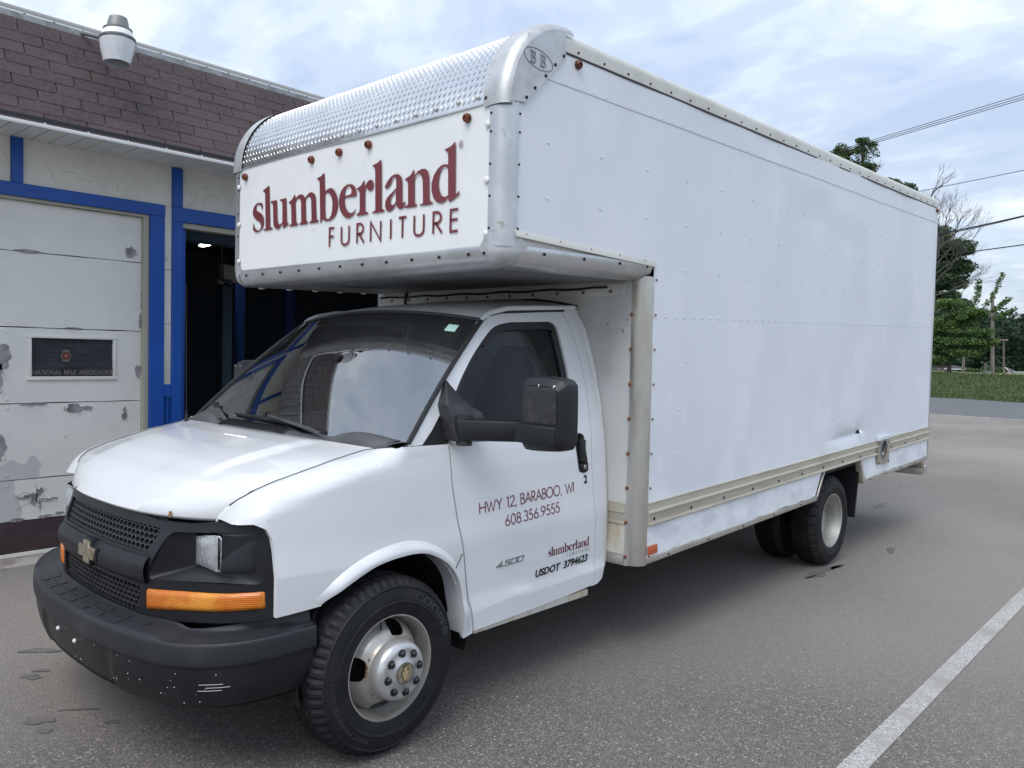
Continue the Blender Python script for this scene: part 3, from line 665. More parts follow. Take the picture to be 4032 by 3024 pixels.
for i, (x, y, rx, ry, rot) in enumerate([(.61,-1.14,.035,.085,.9),(.70,-.85,.016,.045,1.1),(.76,-.80,.03,.05,.8),(.89,-.26,.03,.075,.9),(.905,-.14,.018,.035,.8),(.67,-.03,.02,.03,.6),(.72,-.25,.010,.07,.9),(-5.39,1.32,.11,.035,.3),(-4.22,1.17,.24,.045,-.08),(-4.46,1.20,.12,.030,.1),(-4.05,1.20,.10,.022,-.2),(-7.64,.51,.18,.04,.1)]):
    pl_ = blob(x, y, rx, ry, rot, i); m_ = MB(); m_.v = [(a, b, .0035) for a, b in pl_]
    tri = tessellate_polygon([[Vector((a, b, 0)) for a, b in pl_]]); m_.f = [tuple(t) for t in tri]; m_.mi = [0]*len(tri)
    o = m_.build('oil_stain', 'stain', None, smooth=False); tag(o, kind='structure')
pb = MB(); rn = random.Random(4)
for i in range(260):
    x, y = rn.uniform(-3, 1.9), rn.uniform(-2.2, 3.3); s_ = rn.uniform(.002, .0045); pb.dome((x, y, 0), (0,0,1), s_, s_*.8, 5)
tag(pb.build('loose_grit', 'concrete'), kind='stuff')

# ------------------------------------------------------------------ TRUCK
truck = empty('box_truck', (0,0,0))
tag(truck, 'white cutaway box truck with overcab furniture lettering and black bumper', 'truck')
TP = 1   # mirrored parts are made for the far side
# body side surface: y as a function of (x, z) on the driver's side
def YS(x, z):
    if z > 1.22: y = .9601 - .33*(z-1.22) + .0*z
    else: y = interp([.40,.50,.515,.62,.80,.90,1.0,1.12,1.22], [1.006,1.010,.996,.998,1.003,.992,.984,.972,.9601], z)
    if x > .12: y -= ((x-.12)/.38)**2*.040
    if x > .50 and z > .93: y -= ((x-.50)/.085)**2*.075*sst(.93,.99,z)
    if x < -1.40: y -= ((-x-1.40)/.20)**2*.014*sst(1.6,1.3,z)
    return y
FXs = [-.12,.0,.151,.288,.406,.496,.540,.566,.585,.60]; FZs = [1.247,1.227,1.199,1.166,1.136,1.104,1.075,1.043,1.000,.985]
def seamz(x): return interp(FXs, FZs, x)
RW, RH = .125, .075
def RHx(x): return max(.005, min(RH, seamz(x)-.997))
def stop(x): return seamz(x)-RHx(x)+RW-.004
def fender_fn(x, s):
    zs0 = seamz(x) - RHx(x)
    if x < -.12: return (x, YS(x, s), s)
    if s <= zs0: return (x, YS(x, s), s)
    th = min(1.0, (s-zs0)/RW)*math.pi/2; k = sst(-.16, .0, x)
    y = YS(x, zs0) - .140*(1-math.cos(th))*k - (1-k)*.17*0
    z = zs0 + RHx(x)*math.sin(th)
    return (x, y, z)
arch_in = [(.300,.672),(.245,.705),(.195,.735),(.120,.768),(.044,.790),(-.06,.802),(-.151,.800),(-.215,.786),(-.264,.764),(-.310,.735),(-.349,.700),(-.385,.650),(-.412,.590),(-.428,.510),(-.436,.43),(-.440,.385)]
seam_f = [(-.384,1.24),(-.389,1.05),(-.412,.90),(-.449,.737),(-.470,.60),(-.500,.45),(-.512,.388)]
fo = [(.478,.655),(.30,.668)] + arch_in + [(-.450,.360),(-.505,.370)] + [(x+.004, z) for x, z in seam_f[::-1]] + [(-.19,1.2440),(-.125,1.2440)]
for x in (-.085,-.05,.03,.12,.2,.27,.33,.39,.443,.48,.51,.535,.552,.566,.578): fo.append((x, stop(x)))
fo += [(.584,1.105),(.585,1.03),(.580,1.004),(.545,1.004),(.510,.985),(.492,.950),(.484,.90),(.480,.80)]
fender = sheet('fender', [fo], fender_fn, .03, 'paint', truck, .018)
# pillar foot
pf = [(-.158,1.2465),(-.335,1.431),(-.4,1.486),(-.411,1.453),(-.402,1.404),(-.301,1.304),(-.230,1.2465)]
pil = sheet('pillar_foot', [pf], lambda x, z: (x, YS(x, z), z), .05, 'paint', truck, .02)
tri_ = sheet('quarter_panel', [[(-.232,1.247),(-.303,1.303),(-.403,1.400),(-.390,1.247)]], lambda x, z: (x, YS(x, z)-.004, z), .05, 'seal', truck, .02)
# wheel-arch lip
ao = spl([(.331,.695),(.183,.797),(.009,.848),(-.149,.853),(-.287,.805),(-.400,.713),(-.462,.579),(-.496,.401)], 5)
ai = spl([(.300,.672),(.195,.733),(.044,.788),(-.151,.799),(-.264,.763),(-.355,.695),(-.412,.590),(-.440,.385)], 5)
lipm = MB(); n_ = len(ao)-1
def lip(a, b):
    i = min(n_-1, int(a*n_)); t = a*n_-i
    o_ = Vector(ao[i]).lerp(Vector(ao[i+1]), t); i_ = Vector(ai[i]).lerp(Vector(ai[i+1]), t)
    if b <= .8:
        u = b/.8; p = o_.lerp(i_, u); y = YS(p.x, p.y) + .001 + .028*math.sin(min(1,u*1.15)*math.pi*.62)**.8*sst(0,.12,a)*sst(1.04,.9,a)
    else:
        p = i_; u = (b-.8)/.2; y = YS(p.x, p.y) + .025*sst(0,.12,a)*sst(1.04,.9,a) - u*.11
    return (p.x, y, p.y)
lipo = lipm.grid(lip, 50, 12).build('arch_lip', 'paint', truck, ang=1.2)
# door
dw = spl([(-.545,1.530),(-.649,1.634),(-.784,1.744),(-.863,1.789),(-.973,1.812)], 4) + spl([(-1.233,1.826),(-1.300,1.828),(-1.338,1.812),(-1.355,1.774),(-1.358,1.644),(-1.354,1.535),(-1.335,1.428),(-1.300,1.30),(-1.27,1.243)], 3) + [(-.9,1.238),(-.625,1.237),(-.44,1.245),(-.415,1.32),(-.45,1.42)]
dofr = [(-.403,1.488),(-.488,1.564),(-.652,1.718),(-.747,1.806),(-.815,1.837),(-.918,1.854),(-1.18,1.877),(-1.415,1.893)]
dore = [(-1.449,1.854),(-1.477,1.753),(-1.487,1.65),(-1.489,1.575),(-1.480,1.45),(-1.455,1.321),(-1.430,1.18),(-1.418,1.06),(-1.424,.90),(-1.436,.75),(-1.440,.60),(-1.437,.50),(-1.425,.43),(-1.40,.412)]
hnd = spl([(-1.287,1.20),(-1.292,1.228),(-1.325,1.238),(-1.358,1.228),(-1.366,1.20),(-1.384,1.06),(-1.378,1.034),(-1.345,1.026),(-1.312,1.036),(-1.304,1.06)], 3, True)
do = dofr + dore + [(-1.2,.400),(-.85,.388),(-.516,.378)] + [(x-.005, z) for x, z in seam_f[::-1]] + [(-.400,1.32),(-.407,1.400),(-.414,1.456)]
door = sheet('door', [do, dw[::-1], hnd[::-1]], lambda x, z: (x, YS(x, z), z), .04, 'paint', truck, .03)
# window seal, glass
cxw = sum(p[0] for p in dw)/len(dw); czw = sum(p[1] for p in dw)/len(dw)
dwi = [(p[0]+(-.034 if p[0] > cxw else .044)*(1 if abs(p[0]-cxw) > .30 else .25), p[1]+(-.040 if p[1] > 1.7 else 0)) for p in dw]
dwi = [(min(max(a,-1.318),-.44), b) for a, b in dwi]
sheet('window_seal', [dw, dwi[::-1]], lambda x, z: (x, YS(x, z)-.014, z), .08, 'seal', door, .02)
gl_ = sheet('window_glass', [dwi], lambda x, z: (x, YS(x, z)-.026, z), .06, 'sideglass', door)
# handle
hb = MB().grid(lambda a, b: (-1.285-.10*b-.014*(1-a), .995-.055+.0*a, 1.235-.205*(1-a)), 2, 2); hb.build('handle_recess', 'seal', door)
hr = MB()
for i in range(len(hnd)):
    a, b = hnd[i], hnd[(i+1) % len(hnd)]
    hr.add([(a[0],YS(*a)+.003,a[1]),(b[0],YS(*b)+.003,b[1]),(b[0],YS(*b)-.05,b[1]),(a[0],YS(*a)-.05,a[1])],[(0,1,2,3)])
    ca = (a[0]*.90-1.335*.10, a[1]*.93+1.13*.07); cb = (b[0]*.90-1.335*.10, b[1]*.93+1.13*.07)
    hr.add([(a[0]*1.0,YS(*a)+.003,a[1]),(b[0],YS(*b)+.003,b[1]),(cb[0],YS(*b)+.006,cb[1]),(ca[0],YS(*a)+.006,ca[1])],[(0,1,2,3)])
hr.build('handle_surround', 'black_pl', door)
MB().box(-1.350,-1.312,.945,.992,1.085,1.205).build('handle_lever', 'seal', door, bevel=.008)
MB().box(-1.380,-1.310,.945,.990,1.036,1.078).build('lock_plate', 'black_pl', door, bevel=.008)
MB().dome((-1.348,.990,1.058),(0,1,0),.012,.003,12).build('key_lock', 'chrome', door)
# decals on the door
def dfn(off=.0020): return lambda a, b: (-a, YS(-a, b)+off, b)
mb = MB(); slope = .0362
def rake(a, b, a0): return b + slope*(a-a0)
mb1 = MB(); write(mb1, 'HWY 12, BARABOO, WI', .553, .911, .050, .0056, lambda a, b: (-a, YS(-a, rake(a,b,.553))+.002, rake(a,b,.553)), gap=.13, total=.700)
tag(mb1.build('address_lettering', 'maroon2', door, recalc=False), kind='stuff')
mb1 = MB(); write(mb1, '608.356.9555', .722, .838, .049, .0056, lambda a, b: (-a, YS(-a, rake(a,b,.720)-.006)+.002, rake(a,b,.720)-.006), gap=.15, total=.408)
tag(mb1.build('phone_lettering', 'maroon2', door, recalc=False), kind='stuff')
def fontdecal(text, x0, x1, z0, h, a0, parent, name, m, bold=.03, shear=.15, thick=0, sl_=.0362):
    vs, fs = fontmesh(text, bold, shear); o_ = MB()
    o_.add([(-(x0+(x1-x0)*u), YS(-(x0+(x1-x0)*u), z0+h*v+sl_*(x1-x0)*u)+.002+thick, z0+h*v+sl_*(x1-x0)*u) for u, v in vs], fs)
    return o_.build(name, m, parent, recalc=False, smooth=False)
fontdecal('USDOT', .950, 1.148, .539, .038, .95, door, 'dot_lettering', 'ink', .035, .2, sl_=.030)
fontdecal('3794623', 1.172, 1.378, .543, .042, .95, door, 'dot_number', 'ink', .035, .2, sl_=.030)
fontdecal('2', 1.343, 1.373, .968, .046, 1.343, door, 'unit_number', 'ink', .04, .0)
LOGO = {
's':[[(-801,2512),(-823,2517),(-850,2520),(-873,2517),(-892,2505),(-907,2488),(-911,2468),(-906,2450),(-891,2434),(-864,2418),(-837,2407),(-821,2395),(-814,2379),(-820,2365),(-836,2356),(-853,2356),(-869,2362),(-883,2372),(-893,2383),(-899,2401),(-905,2401),(-906,2363),(-892,2354),(-869,2346),(-843,2346),(-817,2354),(-797,2368),(-787,2387),(-784,2407),(-789,2428),(-802,2445),(-822,2457),(-849,2468),(-867,2477),(-875,2490),(-872,2501),(-859,2509),(-843,2509),(-830,2505),(-816,2494),(-806,2477),(-800,2476)]],
'l':[[(-729,2607),(-739,2607),(-761,2598),(-796,2588),(-796,2582),(-781,2576),(-773,2567),(-762,2365),(-768,2358),(-788,2355),(-787,2348),(-686,2349),(-687,2356),(-705,2362),(-714,2367),(-717,2418),(-722,2519),(-727,2604)]],
'u':[[(-711,2514),(-643,2514),(-637,2410),(-631,2386),(-618,2372),(-606,2369),(-593,2373),(-581,2383),(-583,2490),(-589,2500),(-609,2506),(-612,2513),(-543,2515),(-536,2382),(-530,2375),(-515,2367),(-518,2362),(-574,2344),(-576,2366),(-581,2369),(-599,2357),(-620,2347),(-639,2345),(-658,2352),(-674,2368),(-679,2391),(-684,2488),(-692,2499),(-709,2506)]],
'm':[[(-456,2524),(-451,2522),(-448,2500),(-439,2505),(-418,2516),(-393,2518),(-370,2512),(-352,2494),(-333,2506),(-310,2517),(-291,2518),(-271,2512),(-254,2499),(-248,2482),(-240,2372),(-234,2363),(-217,2356),(-217,2348),(-306,2347),(-306,2355),(-290,2359),(-285,2367),(-291,2471),(-297,2488),(-310,2497),(-327,2497),(-343,2485),(-347,2478),(-341,2373),(-332,2363),(-319,2355),(-320,2348),(-406,2348),(-406,2356),(-392,2359),(-386,2367),(-391,2473),(-398,2490),(-412,2498),(-430,2496),(-444,2488),(-448,2472),(-441,2373),(-435,2365),(-420,2357),(-421,2348),(-508,2348),(-510,2355),(-491,2359),(-485,2366),(-492,2468),(-500,2476),(-515,2481),(-516,2486),(-482,2501)]],
'b':[[(-168,2606),(-180,2605),(-202,2593),(-237,2587),(-235,2580),(-219,2574),(-212,2564),(-201,2340),(-195,2339),(-186,2360),(-177,2359),(-164,2350),(-142,2345),(-115,2344),(-84,2354),(-59,2372),(-44,2401),(-40,2431),(-48,2466),(-67,2495),(-88,2513),(-109,2519),(-136,2516),(-159,2505),(-164,2535)],[(-159,2491),(-149,2497),(-133,2497),(-114,2487),(-97,2465),(-89,2437),(-91,2403),(-100,2374),(-116,2358),(-132,2354),(-145,2359),(-154,2373),(-160,2426)]],
'e':[[(65,2518),(40,2519),(15,2511),(-10,2495),(-27,2469),(-32,2437),(-26,2406),(-12,2380),(11,2358),(34,2345),(55,2343),(79,2347),(104,2359),(120,2383),(118,2385),(108,2377),(94,2368),(74,2366),(54,2373),(33,2393),(21,2416),(16,2451),(116,2450),(121,2455),(118,2482),(105,2502),(87,2513)],[(21,2464),(18,2473),(25,2493),(38,2505),(53,2509),(65,2505),(78,2490),(79,2475),(72,2464),(51,2462),(29,2461)]],
'r':[[(188,2523),(183,2523),(160,2499),(124,2488),(125,2481),(140,2477),(148,2463),(152,2378),(148,2364),(126,2355),(128,2346),(222,2347),(223,2354),(203,2361),(196,2370),(192,2461),(197,2479),(204,2484),(215,2475),(228,2465),(240,2462),(255,2469),(264,2486),(261,2504),(246,2517),(231,2519),(211,2510),(197,2492),(190,2495)]],
'L':[[(322,2608),(316,2608),(294,2596),(252,2588),(254,2582),(269,2575),(275,2562),(281,2364),(277,2357),(255,2352),(255,2346),(356,2346),(357,2353),(340,2358),(331,2367)]],
'a':[[(355,2463),(356,2472),(375,2494),(403,2513),(426,2520),(450,2519),(471,2511),(483,2498),(487,2480),(491,2378),(498,2372),(507,2377),(513,2380),(516,2378),(512,2364),(501,2352),(483,2345),(466,2348),(454,2358),(444,2372),(431,2358),(408,2345),(386,2342),(369,2351),(359,2372),(361,2396),(377,2415),(405,2430),(442,2451),(445,2455),(442,2494),(434,2506),(422,2507),(410,2498),(399,2476),(383,2463),(361,2458)],[(440,2438),(420,2422),(403,2409),(399,2394),(404,2377),(416,2371),(430,2373),(443,2387)]],
'n':[[(576,2524),(569,2522),(552,2501),(509,2486),(510,2481),(525,2476),(532,2465),(536,2366),(529,2358),(510,2353),(511,2346),(602,2346),(603,2353),(590,2359),(583,2368),(579,2477),(588,2490),(603,2499),(619,2498),(633,2484),(640,2460),(645,2361),(638,2353),(621,2352),(622,2345),(715,2345),(714,2352),(697,2360),(689,2371),(684,2478),(676,2502),(658,2516),(634,2519),(605,2513),(580,2494)]],
'd':[[(861,2610),(855,2610),(833,2595),(790,2586),(791,2580),(805,2575),(814,2565),(815,2514),(794,2519),(769,2517),(744,2504),(719,2479),(703,2444),(704,2406),(718,2373),(740,2351),(766,2343),(791,2345),(811,2357),(819,2363),(824,2345),(830,2342),(892,2367),(893,2384),(888,2385),(878,2373),(870,2373),(867,2382)],[(815,2494),(807,2502),(792,2508),(778,2505),(761,2487),(752,2457),(751,2429),(759,2400),(773,2378),(790,2369),(807,2369),(819,2375)]],
}
def logo(mapf, name, m, parent, single=False):
    o_ = MB()
    for ch, loops in LOGO.items():
        if single: o_ = MB()
        sm = [[tuple(q) for q in l] for l in loops]
        vs = [q for l in sm for q in l]; b = len(o_.v)
        tri = tessellate_polygon([[Vector((q[0], q[1], 0)) for q in l] for l in sm])
        o_.v += [mapf(q[0]/1000, q[1]/1000) for q in vs]
        for t in tri: o_.f.append(tuple(b+i for i in t)); o_.mi.append(0)
        if single: o_.build('letter', m, parent, recalc=False, smooth=False)
    if single: return
    return o_.build(name, m, parent, recalc=False, smooth=False)
# LOGO spans y -.911 .. .893, baseline z 2.346, tall letters to 2.607
def small(a, b):
    u = (a+.911)/1.804; x = -(1.045+.343*u); z = .627+(b-2.346)*.19+.0075*u
    return (x, YS(x, z)+.002, z)
logo(small, 'logo_lettering', 'maroon2', door)
mb1 = MB()
FUR = [('F',-.114,.042),('U',-.006,.067),('R',.131,.054),('N',.245,.081),('I',.406,0),('T',.467,.057),('U',.583,.069),('R',.720,.055),('E',.838,.049)]
def furn(mbx, fn, w):
    for ch, a0, wd in FUR:
        g = GL[ch]; k = wd/g[0] if g[0] else 1
        for st in g[1]: ribbon(mbx, [(a0+q[0]*k, 2.205+q[1]*.098) for q in st], w, fn)
furn(mb1, lambda a, b: small(a, b-.012), .010)
tag(mb1.build('furniture_lettering', 'greyink', door, recalc=False), kind='stuff')
# raised 4500 badge
bd = MB()
def bar(pts, w=.0048):
    for p, q in zip(pts, pts[1:]):
        P_, Q_ = Vector(p), Vector(q); d = (Q_-P_).normalized(); n2 = Vector((-d.y, d.x))*w/2; e_ = d*w/2
        c = [P_-n2-e_, Q_-n2+e_, Q_+n2+e_, P_+n2-e_]
        wc = lambda v, o_: (-(v.x), YS(-v.x, v.y)+o_, v.y)
        bd.hexa([wc(v, .0) for v in c]+[wc(v, .004) for v in c])
def ital(pts, x0, z0, w, h): return [(x0+p[0]*w+p[1]*h*.45, z0+p[1]*h+.03*(x0+p[0]*w-.655)) for p in pts]
for i, gs in enumerate([[[(.62,0),(.62,1),(-.15,.22),(1,.22)]], [[(1,1),(.1,1),(.1,.55),(.95,.55),(.95,0),(0,0)]], [[(0,0),(0,1),(1,1),(1,0),(0,0)]], [[(0,0),(0,1),(1,1),(1,0),(0,0)]]]):
    for g in gs: bar(ital(g, .668+i*.047, .640, .036, .024))
bd.build('model_badge', 'chrome', door, smooth=False); door_seam = MB(); door_seam.tube([(-.372,YS(-.372,.70)+.030,.700),(-.40,YS(-.4,.73)+.026,.735),(-.435,YS(-.43,.75)+.004,.745)], .0022, 5); door_seam.build('flare_seam', 'seal', truck)
for o in (fender, pil, tri_, lipo):
    mirror_copy(o)
# far door without the driver's lettering
fd = door.copy(); 
me = door.data.copy(); me.transform(Matrix.Scale(-1, 4, (0,1,0))); me.flip_normals(); fd.data = me; COL.objects.link(fd)
for ch in list(door.children):
    if ch.name.split('.')[0] in ('window_seal','window_glass','handle_recess','handle_surround','handle_lever','lock_plate','key_lock'): mirror_copy(ch, fd)
mb1 = MB(); write(mb1, 'nE', 0, 0, 1, .1, lambda a, b: (0,0,0)) if False else None
# marker-pen sales note on the outside of the passenger window
note = MB(); nf = lambda a, b: (-1.10+a, -(YS(-1.10+a, b)-.022), b)
hand = [[(0,.0),(.0,.07),(.035,.0),(.035,.07)],[(.05,.02),(.075,.03),(.07,.045),(.055,.035),(.055,.01),(.075,.0)],[(.085,.04),(.092,.0),(.102,.03),(.112,.0),(.12,.04)],
        [(.15,.08),(.215,.085)],[(.182,.085),(.18,.0)],[(.205,.04),(.205,.0)],[(.222,.04),(.222,.0)],[(.222,.03),(.24,.042)],[(.25,.02),(.272,.03),(.262,.045),(.252,.03),(.255,.005),(.275,.0)],[(.30,.045),(.285,.035),(.30,.015),(.283,.0)],[(.33,.08),(.328,.025)],[(.327,.005),(.327,.0)]]
for st in hand: ribbon(note, [(a, b+1.45) for a, b in st], .005, nf)
for st in [[(-.02,1.42),(.30,1.425)],[(.30,1.425),(.31,1.33)],[(.03,1.40),(.03,1.36)],[(.015,1.385),(.05,1.385)],[(.07,1.36),(.07,1.395),(.09,1.385),(.09,1.36)],[(.12,1.36),(.12,1.40),(.15,1.40)],[(.12,1.38),(.145,1.38)],[(.17,1.385),(.17,1.36)],[(.19,1.36),(.19,1.385),(.21,1.375),(.21,1.36)],[(.225,1.36),(.24,1.38),(.25,1.36)]]: ribbon(note, st, .005, nf)
tag(note.build('window_note', 'white_pl', fd, recalc=False), kind='stuff')
# hood
def yedge(x):   # hood half width along the fender seam
    s_ = stop(x); return fender_fn(x, s_)[1] - .010
cz = [0,.28,.51,.71,.86,.95,1.0]
ez = [1.231,1.207,1.171,1.145,1.116,1.068,1.018]; mz = [1.245,1.228,1.202,1.168,1.122,1.064,.992]
def hood_fn(a, b):
    v = 2*b-1                       # across
    xe = -.05+.634*a; 
    bow_f = .155*(1-abs(v)**2.6)    # nose is bowed forward
    bow_r = .055*(1-v*v)
    x = xe + bow_f*a**2 + bow_r*(1-a)**2
    y = v*yedge(xe)
    e_ = interp(cz, [seamz(-.05+.634*t) for t in cz], a); e_ = seamz(xe)
    c_ = interp(cz, mz, a)
    k = 1-abs(v)**3.2
    z = e_*(1-k)+c_*k
    cre = sst(.655,.600,abs(v))*.012*sst(0,.12,a)*sst(.93,.55,a)      # raised middle with a soft crease on each side
    return (x, y, z+cre)
hood = MB().grid(hood_fn, 40, 60, flip=True)
# rolled front edge
for q in range(60):
    pass
def hlip(a, b):
    p = Vector(hood_fn(1.0, b)); return (p.x-.020*a*a, p.y*(1-.002*a), p.z-.016*a)
hood.grid(hlip, 3, 60, flip=True)
for b_ in (0, 1):
    hood.grid(lambda a, b: (lambda p: (p.x, p.y+(-.002 if p.y > 0 else .002)*b, p.z-.020*b))(Vector(hood_fn(a, b_))), 40, 1, flip=bool(b_))
hoodo = hood.build('hood', 'paint', truck, merge=True, ang=.9)
for sg in (1,-1):
    MB().tube([(lambda p: (p[0], sg*(p[1]-.005), p[2]-.0025))(fender_fn(x_, stop(x_))) for x_ in [-.10+.0205*i for i in range(33)]], .0050, 6).build('hood_gap_seal', 'seal', truck)
rg = MB(); 
for y, zz in ((-.23,.0),(.62,.0)):
    pass
for (b_, s_) in ((.27,.010),(.86,.014)):
    p = Vector(hood_fn(.995, b_)); rg.dome(p+Vector((.003,0,-.004)), (1,0,.2), s_, .0015, 7)
split_pieces(rg.build('rust_spot', 'rust', truck))
# ---- grille plan curve by arc length from the centre line
gpl = spl([(.762,0),(.756,.2),(.730,.44),(.662,.65),(.607,.795),(.545,.88),(.498,.925),(.470,.948),(.440,.962)], 8)
gs_ = [0.0]
for p, q in zip(gpl, gpl[1:]): gs_.append(gs_[-1]+math.hypot(q[0]-p[0], q[1]-p[1]))
gx = [p[0] for p in gpl]; gy = [p[1] for p in gpl]
def GP(s_, z, off=0.0):
    a = abs(s_); x = interp(gs_, gx, a); y = interp(gs_, gy, a)
    x2 = interp(gs_, gx, a+.01); y2 = interp(gs_, gy, a+.01); x1 = interp(gs_, gx, max(0,a-.01)); y1 = interp(gs_, gy, max(0,a-.01))
    t = Vector((x2-x1, y2-y1)); t = t.normalized() if t.length > 1e-6 else Vector((0,1)); n2 = Vector((t.y, -t.x))
    lean = -.055*sst(.80,1.0,z)*sst(1.06,.75,a)
    x += n2.x*off + lean; y += n2.y*off
    return (x, math.copysign(y, s_) if s_ else 0.0, z)
def s_of_y(y): return interp(gy, gs_, abs(y))*(1 if y > 0 else -1)
SL = s_of_y
def mir(l): return [(-a, b) for a, b in l][::-1]
def rr(x0, z0, x1, z1, x2, z2, x3, z3, r=.02):   # rounded quad (ccw)
    P = [Vector(p) for p in ((x0,z0),(x1,z1),(x2,z2),(x3,z3))]; o_ = []
    for i in range(4):
        p, a, b = P[i], P[i-1], P[(i+1) % 4]; d1 = (a-p).normalized()*r; d2 = (b-p).normalized()*r
        for t in (0,.25,.5,.75,1): o_.append(tuple((p+d1)*(1-t)**2 + p*2*t*(1-t) + (p+d2)*t*t))
    return o_
E_ = gs_[-1]
half = [(SL(.0001)*0, .975)]
top = [(0,.982),(SL(.2),.981),(SL(.45),.967),(SL(.60),.970),(SL(.80),1.002),(SL(.88),1.010)]
cor = [(SL(.915),1.003),(SL(.940),.985),(SL(.955),.955)]
bot = [(SL(.953),.655),(SL(.90),.640),(SL(.80),.625),(SL(.62),.603),(SL(.45),.588),(SL(.35),.580)]
right = top+cor+bot
outl = right + [(0,.578)] + [(-a, b) for a, b in right[::-1] if a > 0]
um = rr(-SL(.43),.840,SL(.43),.840,SL(.47),.936,-SL(.47),.936,.02)
um = [(a, b+ .012*(1-(a/.5)**2)) for a, b in um]
lm = rr(-SL(.385),.606,SL(.385),.606,SL(.41),.712,-SL(.41),.712,.03)
lm = [(a, b-.012*(1-(a/.5)**2)) for a, b in lm]
wellR = rr(SL(.445),.742,SL(.922),.778,SL(.916),.966,SL(.515),.930,.035)
ambR = rr(SL(.437),.622,SL(.925),.686,SL(.922),.752,SL(.437),.706,.012)
shell = sheet('grille_surround', [outl, um[::-1], lm[::-1], wellR[::-1], ambR[::-1], mir(wellR)[::-1], mir(ambR)[::-1]], lambda a, b: GP(a, b), .03, 'black_pl', truck, .022, (-1,0,0))
# central bar proud of the shell
cb = MB(); 
def barf(a, b):
    s_ = (a*2-1)*.455; z = .722+.108*b - .008*(1-(s_/.45)**2)*0
    return GP(s_, z, .004+.020*math.sin(min(1,b*1.05)*math.pi)**.6)
cb.grid(barf, 40, 10); cb.build('grille_bar', 'black_pl', shell, ang=1.0)
def honey(z0, z1, s0, s1, name):
    h = MB(); p = .0335; w = .0036; rows = int((z1-z0)/(p*.60))+2
    for r_ in range(rows):
        zc_ = z0+r_*p*.62
        n = int((s1-s0)/p)+2
        for c in range(n):
            sc_ = s0 + (c+(.5 if r_ % 2 else 0))*p
            P = [(sc_, zc_+p*.36), (sc_+p*.5, zc_+p*.16), (sc_+p*.5, zc_-p*.26)]
            for a, b in zip(P, P[1:]):
                if not(z0 <= min(a[1], b[1]) and max(a[1], b[1]) <= z1 and s0 <= min(a[0],b[0]) and max(a[0],b[0]) <= s1): continue
                d = Vector((b[0]-a[0], b[1]-a[1])).normalized(); n2 = Vector((-d.y, d.x))*w/2
                q = [(a[0]-n2.x,a[1]-n2.y),(b[0]-n2.x,b[1]-n2.y),(b[0]+n2.x,b[1]+n2.y),(a[0]+n2.x,a[1]+n2.y)]
                h.hexa([GP(u, v, -.012) for u, v in q]+[GP(u, v, -.034) for u, v in q])
            a = (sc_, zc_+p*.36); b = (sc_-p*.5, zc_+p*.16)
            if z0 <= b[1] and a[1] <= z1 and s0 <= b[0] and a[0] <= s1:
                d = Vector((b[0]-a[0], b[1]-a[1])).normalized(); n2 = Vector((-d.y, d.x))*w/2
                q = [(a[0]-n2.x,a[1]-n2.y),(b[0]-n2.x,b[1]-n2.y),(b[0]+n2.x,b[1]+n2.y),(a[0]+n2.x,a[1]+n2.y)]
                h.hexa([GP(u, v, -.012) for u, v in q]+[GP(u, v, -.034) for u, v in q])
    return h.build(name, 'mesh_pl', shell, smooth=False)
honey(.815, .975, -SL(.49), SL(.49), 'upper_mesh'); honey(.568, .735, -SL(.43), SL(.43), 'lower_mesh')
MB().grid(lambda a, b: GP((a*2-1)*.97, .56+.43*b, -.075), 40, 3).build('radiator_blank', 'dark', shell)
# bow-tie emblem
bt = [(-.100,-.028),(-.034,-.028),(-.034,-.054),(.034,-.054),(.034,-.028),(.085,-.028),(.100,.028),(.034,.028),(.034,.054),(-.034,.054),(-.034,.028),(-.085,.028)]
MB().prism([(a*1.06,b*1.04) for a, b in bt], lambda a, b: GP(a, .779+b, .028), lambda a, b: GP(a, .779+b, .0)).build('emblem_plinth', 'black_pl', shell, bevel=.003)
MB().prism([(a*.90,b*.86) for a, b in bt], lambda a, b: GP(a, .779+b, .034), lambda a, b: GP(a, .779+b, .02)).build('bow_tie_emblem', 'gold', shell, bevel=.003)
